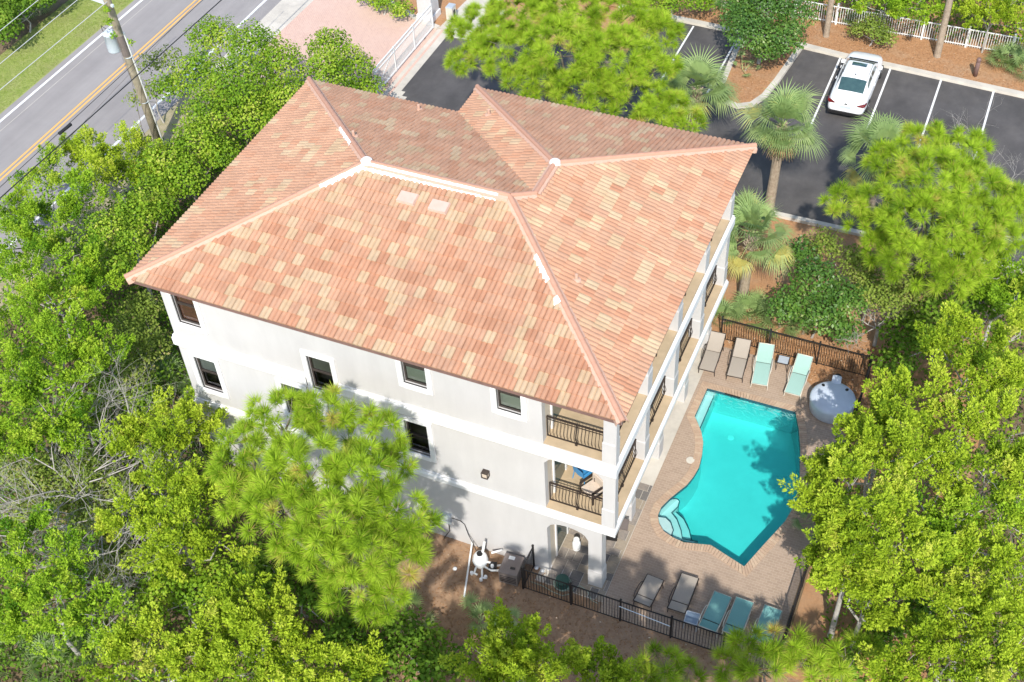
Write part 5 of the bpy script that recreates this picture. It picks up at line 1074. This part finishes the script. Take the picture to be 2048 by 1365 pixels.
L_SPEC = [
 ('scrub_tree', 'feathery yellow green tree at the kerb just left of the pole base', 'scrub', [(245, 315, 56, 3.4), (180, 320, 50, 3.2), (290, 350, 44, 3.4), (215, 360, 56, 3.6), (140, 300, 32, 2.6)]),
 ('scrub_tree', 'feathery tree overhanging the near lane below the splice case', 'scrubgreen', [(25, 425, 44, 3.4), (100, 355, 42, 3.0), (15, 500, 52, 4.2), (70, 480, 50, 4.0), (90, 400, 60, 3.8), (165, 410, 62, 4.0), (45, 440, 54, 3.6), (120, 460, 62, 4.2)]),
 ('scrub_tree', 'bushy green tree pressed against the lower left eave', 'ivy', [(270, 430, 52, 4.2), (215, 470, 56, 4.4), (265, 495, 46, 4.2), (225, 540, 48, 4.4), (320, 420, 36, 3.8)]),
 ('scrub_tree', 'bright green tree at the left picture edge level with the eave corner', 'scrubgreen', [(60, 540, 68, 5.2), (140, 540, 66, 5.2), (25, 600, 56, 5), (110, 610, 70, 5.6), (185, 590, 50, 4.8)]),
 ('scrub_tree', 'tall bright green tree at the left edge beside the upper windows', 'scrubgreen', [(60, 690, 70, 5.8), (135, 680, 66, 5.8), (30, 760, 60, 5.4), (110, 760, 66, 5.6), (195, 700, 46, 5.0), (160, 740, 50, 5.0)]),
 ('broadleaf_shrub', 'olive broadleaf shrub beside the left corner of the house', 'olive', [(285, 620, 44, 2.8), (255, 670, 48, 3.0), (305, 690, 44, 2.6), (270, 740, 44, 2.4)]),
 ('broadleaf_shrub', 'low broadleaf shrub below the dark middle floor window', 'ivy', [(215, 790, 44, 2.2), (280, 800, 40, 2.0), (175, 830, 44, 2.4)]),
 ('scrub_tree', 'twiggy yellow green tree in front of the left house corner', 'scrub', [(355, 850, 62, 4.2), (290, 850, 52, 4.0), (405, 860, 38, 3.6), (330, 920, 58, 4.4), (260, 910, 48, 4.0)]),
 ('scrub_tree', 'mid green tree at the left edge above the leafless branches', 'scrubgreen', [(40, 850, 56, 4.6), (100, 830, 52, 4.6), (20, 900, 44, 4.2), (150, 860, 38, 4.0)]),
 ('scrub_tree', 'yellow green tree directly left of the big front pine', 'scrub', [(330, 1000, 66, 4.8), (400, 1010, 62, 4.8), (270, 1050, 58, 4.4), (360, 1080, 70, 5.0), (440, 1080, 56, 4.4), (300, 1110, 56, 4.2)]),
 ('vine_covered_shrub', 'dark leaved vine mound among the yellow green trees at lower left', 'ivy', [(330, 1170, 52, 3.0), (390, 1180, 52, 3.0), (300, 1220, 46, 2.8), (430, 1150, 44, 2.8)]),
 ('scrub_tree', 'bright green tree at the left edge below the leafless branches', 'scrubgreen', [(40, 1100, 60, 4.8), (100, 1130, 62, 4.8), (30, 1180, 56, 4.4), (125, 1200, 66, 4.8), (190, 1230, 46, 4.2), (60, 1240, 52, 4.0)]),
 ('scrub_tree', 'bright yellow green tree at the lower edge right of the vine mound', 'scrub', [(460, 1215, 62, 5.0), (535, 1230, 66, 5.2), (590, 1265, 56, 4.6), (420, 1275, 58, 4.8), (500, 1290, 66, 5.2), (600, 1320, 50, 4.4), (470, 1350, 60, 4.8)]),
 ('scrub_tree', 'yellow green tree at the lower left edge beside the palmettos', 'scrub', [(290, 1295, 52, 4.2), (340, 1330, 56, 4.4), (250, 1340, 46, 4.0), (390, 1340, 50, 4.4)]),
 ('scrub_tree', 'small bright tree at the lower edge below the pool filter', 'scrub', [(1000, 1310, 52, 3.6), (1060, 1300, 48, 3.8), (1100, 1340, 46, 3.4), (960, 1345, 44, 3.2), (1030, 1355, 50, 3.6)]),
 ('scrub_tree', 'small bright tree at the lower edge left of the bare soil', 'scrub', [(660, 1345, 50, 3.2), (720, 1360, 40, 2.8), (600, 1370, 40, 3.0)]),
 ('undergrowth_shrub', 'dark green shrub in the shade under the big front pine', 'under', [(800, 1270, 58, 1.2), (860, 1290, 48, 1.0), (760, 1320, 52, 1.2), (850, 1340, 52, 1.2), (910, 1330, 40, .9)]),
 ('undergrowth_shrub', 'dark green shrub between the front pine trunk and the yellow green trees', 'under', [(560, 1160, 56, 1.6), (640, 1190, 52, 1.4), (510, 1130, 48, 1.8), (690, 1270, 48, 1.2)]),
 ('broadleaf_shrub', 'yellowish shrub showing through the leafless twigs at the left edge', 'olive', [(90, 955, 56, 2.4), (170, 950, 52, 2.6), (60, 1020, 46, 2.2)]),
 ('broadleaf_shrub', 'olive shrub under the lowest leafless tree', 'olive', [(190, 1040, 56, 2.4), (230, 1130, 52, 2.4), (150, 1090, 46, 2.0), (240, 980, 44, 2.6), (130, 1010, 50, 2.2), (40, 940, 44, 2.2)]),
 ('scrub_tree', 'small bright tree at the lower edge below the long front fence', 'scrub', [(1180, 1360, 44, 2.6), (1240, 1375, 40, 2.4)]),
 # right hand side
 ('scrub_tree', 'tall bright green tree at the right edge above the others', 'scrub', [(1950, 670, 62, 6.4), (2015, 680, 56, 6.2), (1900, 720, 56, 6.0), (1975, 745, 68, 6.8), (2030, 770, 56, 6.4), (1905, 790, 60, 6.2)]),
 ('scrub_tree', 'bright green tree leaning over the round spa', 'scrub', [(1795, 812, 44, 6.0), (1755, 862, 44, 5.8), (1815, 860, 60, 6.6), (1705, 905, 42, 5.8), (1760, 920, 58, 6.6), (1845, 920, 60, 7.0), (1660, 945, 30, 5.4)]),
 ('scrub_tree', 'large bright green tree at the right edge above the pool middle', 'scrub', [(1920, 860, 66, 6.2), (2000, 870, 66, 6.4), (1890, 940, 60, 5.8), (1970, 950, 72, 6.4), (2035, 960, 54, 6.2)]),
 ('scrub_tree', 'bright green tree reaching out over the pool edge', 'scrub', [(1690, 980, 50, 6.8), (1640, 1010, 38, 6.2), (1740, 1030, 62, 7.2), (1660, 1065, 50, 6.2), (1800, 1010, 50, 7.0), (1720, 1100, 56, 6.6), (1800, 1090, 62, 7.0)]),
 ('scrub_tree', 'olive twiggy tree between the bright trees right of the pool', 'scrubgreen', [(1870, 1020, 62, 5.2), (1930, 1050, 62, 5.4), (2000, 1040, 60, 5.6), (1880, 1100, 58, 5.0)]),
 ('scrub_tree', 'bright green tree beside the lower end of the tree side fence', 'scrub', [(1650, 1120, 36, 4.0), (1710, 1165, 46, 4.6), (1775, 1170, 60, 5.0), (1740, 1215, 36, 4.2), (1840, 1180, 56, 5.0)]),
 ('scrub_tree', 'bright green tree at the right edge near the bottom', 'scrub', [(1930, 1150, 66, 5.4), (2010, 1140, 66, 5.6), (1900, 1220, 56, 5.0), (1980, 1230, 70, 5.4), (2040, 1240, 50, 5.2)]),
 ('scrub_tree', 'bright green tree filling the lower right corner', 'scrub', [(1840, 1290, 60, 4.4), (1910, 1310, 66, 4.8), (1990, 1320, 66, 5.0), (1800, 1340, 50, 4.0), (2035, 1345, 50, 4.8)]),
 ('undergrowth_shrub', 'dark green shrub under the trees at the lower right', 'under', [(1780, 1260, 50, 1.2), (1840, 1230, 46, 1.2), (1730, 1290, 40, .8), (1700, 1340, 40, .8)]),
 ('glossy_shrub', 'dark glossy leaved shrub behind the back pool fence', 'gloss', [(1580, 610, 46, 2.2), (1630, 560, 52, 2.8), (1640, 630, 50, 2.4), (1690, 600, 48, 2.6), (1600, 510, 42, 2.6), (1690, 660, 38, 1.6)]),
 ('broadleaf_shrub', 'olive shrub under the yellowish pine by the pool', 'olive', [(1740, 580, 50, 2.6), (1790, 600, 50, 2.6), (1650, 490, 40, 2.6), (1720, 530, 48, 2.8), (1830, 570, 50, 3.0)]),
 ('undergrowth_shrub', 'dark shaded shrub between the glossy shrub and the right hand trees', 'under', [(1810, 670, 52, 1.6), (1870, 640, 54, 2.4), (1790, 730, 46, 1.2), (1950, 590, 60, 3.0), (2010, 600, 56, 3.2)]),
 ('scrub_tree', 'bright green tree at the right edge below the yellowish pine', 'scrubgreen', [(1960, 560, 50, 4.2), (2020, 540, 54, 4.6), (2035, 610, 46, 4.6)]),
 ('magnolia', 'dark glossy magnolia at the head of the planting island', 'gloss', [(1535, 15, 50, 3.2), (1475, 15, 42, 2.8), (1590, 30, 44, 2.8), (1500, 70, 48, 2.6), (1565, 80, 46, 2.4), (1530, -25, 50, 3.4), (1535, 100, 34, 1.9), (1480, 45, 40, 2.6)]),
 ('broadleaf_shrub', 'yellowish shrub against the white fence behind the car', 'olive', [(1745, 55, 32, 1.2), (1770, 75, 26, .9), (1715, 60, 22, .8)]),
 ('broadleaf_shrub', 'green thicket beyond the fence between the two palm trunks', 'scrubgreen', [(1700, -5, 40, 2.4), (1770, 5, 44, 2.6), (1830, 15, 44, 2.6), (1800, -30, 50, 3.0)]),
 ('broadleaf_shrub', 'yellow green thicket beyond the fence at the upper right corner', 'scrub', [(1925, 20, 40, 2.4), (1980, 30, 46, 2.6), (2030, 55, 40, 2.4), (1960, -10, 50, 3.0), (2035, 0, 46, 3.0)]),
 ('broadleaf_shrub', 'green shrubs in the mulch above the far parking bay', 'ivy', [(1340, 5, 34, 1.6), (1400, 0, 34, 1.6), (1290, -10, 40, 2)]),
 ('broadleaf_shrub', 'green planting in the bed beside the driveway kerb', 'ivy', [(760, 5, 24, .8), (800, 20, 26, .8), (735, -8, 24, .8)]),
 ('broadleaf_shrub', 'dark thicket across the road at the upper left corner', 'under', [(30, 10, 44, 1.8), (75, -10, 44, 1.8), (5, 60, 40, 1.6), (110, -25, 36, 1.4), (-20, 30, 50, 2)]),
]
for nm, lb, kd, sp_ in L_SPEC:
    sh = nm.endswith('shrub'); kw = dict(dens=1.3, fill=.55) if kd.startswith('scrub') else {}
    if kd in ('gloss',): kw = dict(leaf=.15, wid=.30, th=.55)
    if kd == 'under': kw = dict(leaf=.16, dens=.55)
    if kd == 'olive': kw = dict(leaf=.11, wid=.38, dens=1.05)
    if sp_[0][0] < 260 and sp_[0][1] < 420 and kd.startswith('scrub') and sp_[0][1] > 200: kw = dict(dens=1.9, fill=1.0)
    tree(nm, lb, kd, sp_, cat='shrub' if sh else 'tree', r0=.05 if sh else .10, nt=4 if kd.startswith('scrub') else 2, bark='twig', group=('shrubs' if sh else 'scrub trees around the house'), **kw)
# ---- bare grey trees
for i, (px, py, z, Hh, sd, ln) in enumerate(((120, 950, 3.4, 6.2, 3, (.3, .2)), (200, 1000, 3.0, 5.6, 8, (.2, -.2)), (210, 1120, 3.0, 5.0, 21, (0, .1)))):
    b = G(px, py, z)[:2]; bare_tree(('leafless grey tree with a tangle of twigs at the left edge', 'leafless grey tree just right of the largest leafless one', 'lowest leafless grey tree above the bright lower left trees')[i], b, Hh, 1.6, sd, lean=ln)
for i, (px, py, z, Hh, sd) in enumerate(((260, 850, 2.6, 4.4, 5), (1900, 1000, 3.4, 5.6, 13), (1760, 640, 1.5, 3.0, 17), (1990, 400, 4, 6.4, 31))):
    b = G(px, py, z)[:2]; bare_tree(('thin leafless tree showing through the tree at the left house corner', 'grey leafless branches showing among the trees right of the pool', 'thin brown leafless shrub behind the glossy shrub', 'thin leafless tree at the right side of the yellowish pine')[i], b, Hh, 1.3, sd, n0=6, r0=.07)
# ---- palms
GP_ = 'fan palms'
palm('sabal_palm', 'sabal palm with boot covered trunk at the car park edge', G(1538, 417)[:2], 4.9, 1.15, 30, lean=(.15, -.1), r=.22, group=GP_)
palm('sabal_palm', 'shorter sabal palm beside the back corner of the house', G(1484, 606)[:2], 4.0, 1.05, 27, lean=(.1, 0), r=.2, group=GP_)
palm('sabal_palm', 'fan palm with drooping grey green fronds beside the planting island', G(1395, 175, 3.4)[:2], 3.4, 1.2, 32, r=.17, group=GP_)
palm('sabal_palm', 'fan palm partly hidden behind the yellowish pine', G(1765, 300, 3.4)[:2], 3.4, 1.15, 28, r=.16, group=GP_)
palm('sabal_palm', 'tall palm trunk in the mulch left of the car with its crown out of sight', G(1652, 73, .07)[:2], 7.2, .9, 24, r=.15, group=GP_)
palm('sabal_palm', 'tall palm trunk in the mulch right of the car with its crown out of sight', G(1874, 113, .07)[:2], 7.5, .9, 24, r=.17, group=GP_)
palm('sabal_palm', 'small fan palm squeezed between the house corner and the car park kerb', G(1478, 440, 1.6)[:2], 1.8, .7, 20, r=.13, group=GP_, dead=4)
PM = [((1500, 640), .75, 18, 'palmetto right behind the taupe loungers'), ((1560, 655), .7, 16, 'palmetto behind the aqua lounger in full sun'), ((1445, 645), .6, 14, 'palmetto in the corner between house and back fence'), ((1605, 668), .5, 12, 'small palmetto below the glossy shrub'), ((345, 775), .7, 14, 'palmetto against the left house wall'), ((400, 800), .5, 10, 'small palmetto below the left middle window'),
      ((965, 1245), .5, 11, 'green palmetto on the bare soil below the pool filter'), ((1010, 1275), .35, 8, 'smaller palmetto beside the bare soil'), ((20, 1320), .8, 16, 'palmetto in the lower left corner'), ((110, 1345), .7, 14, 'palmetto at the lower edge near the left corner'), ((190, 1310), .6, 12, 'palmetto under the trees at lower left'),
      ((2010, 135), .8, 18, 'palmetto in the mulch beside the bollard'), ((2045, 150), .7, 14, 'palmetto at the right edge in the mulch'), ((1490, 145), .28, 9, 'tiny dark palmetto alone in the planting island'), ((30, 35), .8, 16, 'palmetto across the road at the upper left'), ((80, 30), .7, 14, 'second palmetto across the road'), ((1628, 1045), .5, 14, 'dark spiky palm at the edge of the pool under the tree'), ((1420, 25), .6, 12, 'palmetto above the far parking bay'),
      ((1700, 600), .6, 10, 'palmetto hidden in the shrubs behind the pool'), ((820, 1245), .5, 10, 'palmetto in the shade under the front pine'), ((775, 15), .45, 10, 'palmetto in the driveway bed'), ((1720, 50), .5, 12, 'fan palm seedling behind the yellowish shrub')]
for p, L, n, lb in PM: palmetto(lb, G(*p)[:2], L, n)
# ---- undergrowth, grass and litter that nobody could count
def scatter(name, poly, n, zr, leaf, wid, m, label, cat, tint=.5, avoid=None, flat=False):
    poly = np.array(poly); lo, hi = poly.min(0), poly.max(0); pts = []
    x = rng.uniform(lo, hi, (n*3, 2)); ins = np.zeros(len(x), bool); j = len(poly)-1
    for i in range(len(poly)):
        c = ((poly[i, 1] > x[:, 1]) != (poly[j, 1] > x[:, 1])) & (x[:, 0] < (poly[j, 0]-poly[i, 0])*(x[:, 1]-poly[i, 1])/(poly[j, 1]-poly[i, 1]+1e-12)+poly[i, 0]); ins ^= c; j = i
    x = x[ins][:n]; k = len(x); clump = .5+.5*np.sin(x[:, 0]*1.7)*np.sin(x[:, 1]*1.3+x[:, 0]*.6)
    z = zr[0]+(zr[1]-zr[0])*rng.random(k)*(.35+.65*clump); p = np.column_stack([x, z])
    d = rng.normal(size=(k, 3)); d[:, 2] = np.abs(d[:, 2])*(.1 if flat else 1.0)+(0 if flat else .2); d = unit(d)
    me = leaf_mesh(name, blades(p, d, leaf*(.6+.8*rng.random(k)), leaf*wid), tint+rng.normal(0, .2, k), m)
    return link(name, me, None, label=label, cat=cat, kind='stuff')
left = [(-12.9, -30), (.3, -30), (16, -30), (16, -9), (11.3, -5.2), (8.4, -2.6), (7.6, .5), (.35, .5), (.35, 12.2), (-4, 20), (-6, 23.6), (-12.9, 23.6)]
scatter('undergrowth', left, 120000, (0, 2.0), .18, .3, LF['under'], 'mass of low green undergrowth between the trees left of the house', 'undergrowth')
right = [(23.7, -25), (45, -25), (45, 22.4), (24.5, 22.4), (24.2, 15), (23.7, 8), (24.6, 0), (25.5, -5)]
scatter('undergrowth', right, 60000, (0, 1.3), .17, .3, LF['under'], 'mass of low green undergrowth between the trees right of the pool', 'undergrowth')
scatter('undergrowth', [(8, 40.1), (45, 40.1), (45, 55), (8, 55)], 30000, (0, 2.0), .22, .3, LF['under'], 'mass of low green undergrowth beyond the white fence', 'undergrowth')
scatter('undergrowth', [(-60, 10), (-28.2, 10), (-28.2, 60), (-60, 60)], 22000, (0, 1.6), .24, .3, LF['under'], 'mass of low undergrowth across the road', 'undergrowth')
scatter('grass', [(-27.6, 12), (-23.8, 12), (-23.8, 40), (-27.6, 40)], 60000, (0, .01), .07, .12, LF['grass'], 'mown grass on the verge across the road', 'grass', .5)
LF['litter'] = leafmat('fallen_leaves', [(0, (.22, .12, .06)), (.5, (.36, .20, .10)), (.85, (.46, .32, .2)), (1, (.6, .5, .38))], .1, .8)
scatter('leaf_litter', [(8.3, .6), (17, .6), (17, -.3), (25, -.3), (25, -7), (11.5, -6)], 9000, (-.005, .01), .09, .2, LF['litter'], 'fallen leaves and pine straw on the soil below the front fence', 'leaf litter', .45, flat=True)
scatter('leaf_litter', [(20.3, 13.8), (23.3, 11.5), (24.5, 11.5), (24.5, 16), (17.2, 16), (17.2, 13.9)], 4500, (-.005, .01), .10, .22, LF['litter'], 'fallen leaves and pine straw along the back pool fence', 'leaf litter', .5, flat=True)
scatter('leaf_litter', [(3, 37.8), (15, 37.3), (30, 36.3), (30, 39.7), (3, 39.7)], 14000, (.07, .085), .12, .08, LF['litter'], 'pine straw strewn over the mulch bed along the white fence', 'leaf litter', .5, flat=True)
scatter('leaf_litter', [(11.9, 36.8), (12.1, 31.6), (13, 30.9), (13.8, 31.5), (14.4, 36.8)], 3000, (.085, .1), .11, .08, LF['litter'], 'pine straw strewn over the planting island', 'leaf litter', .5, flat=True)
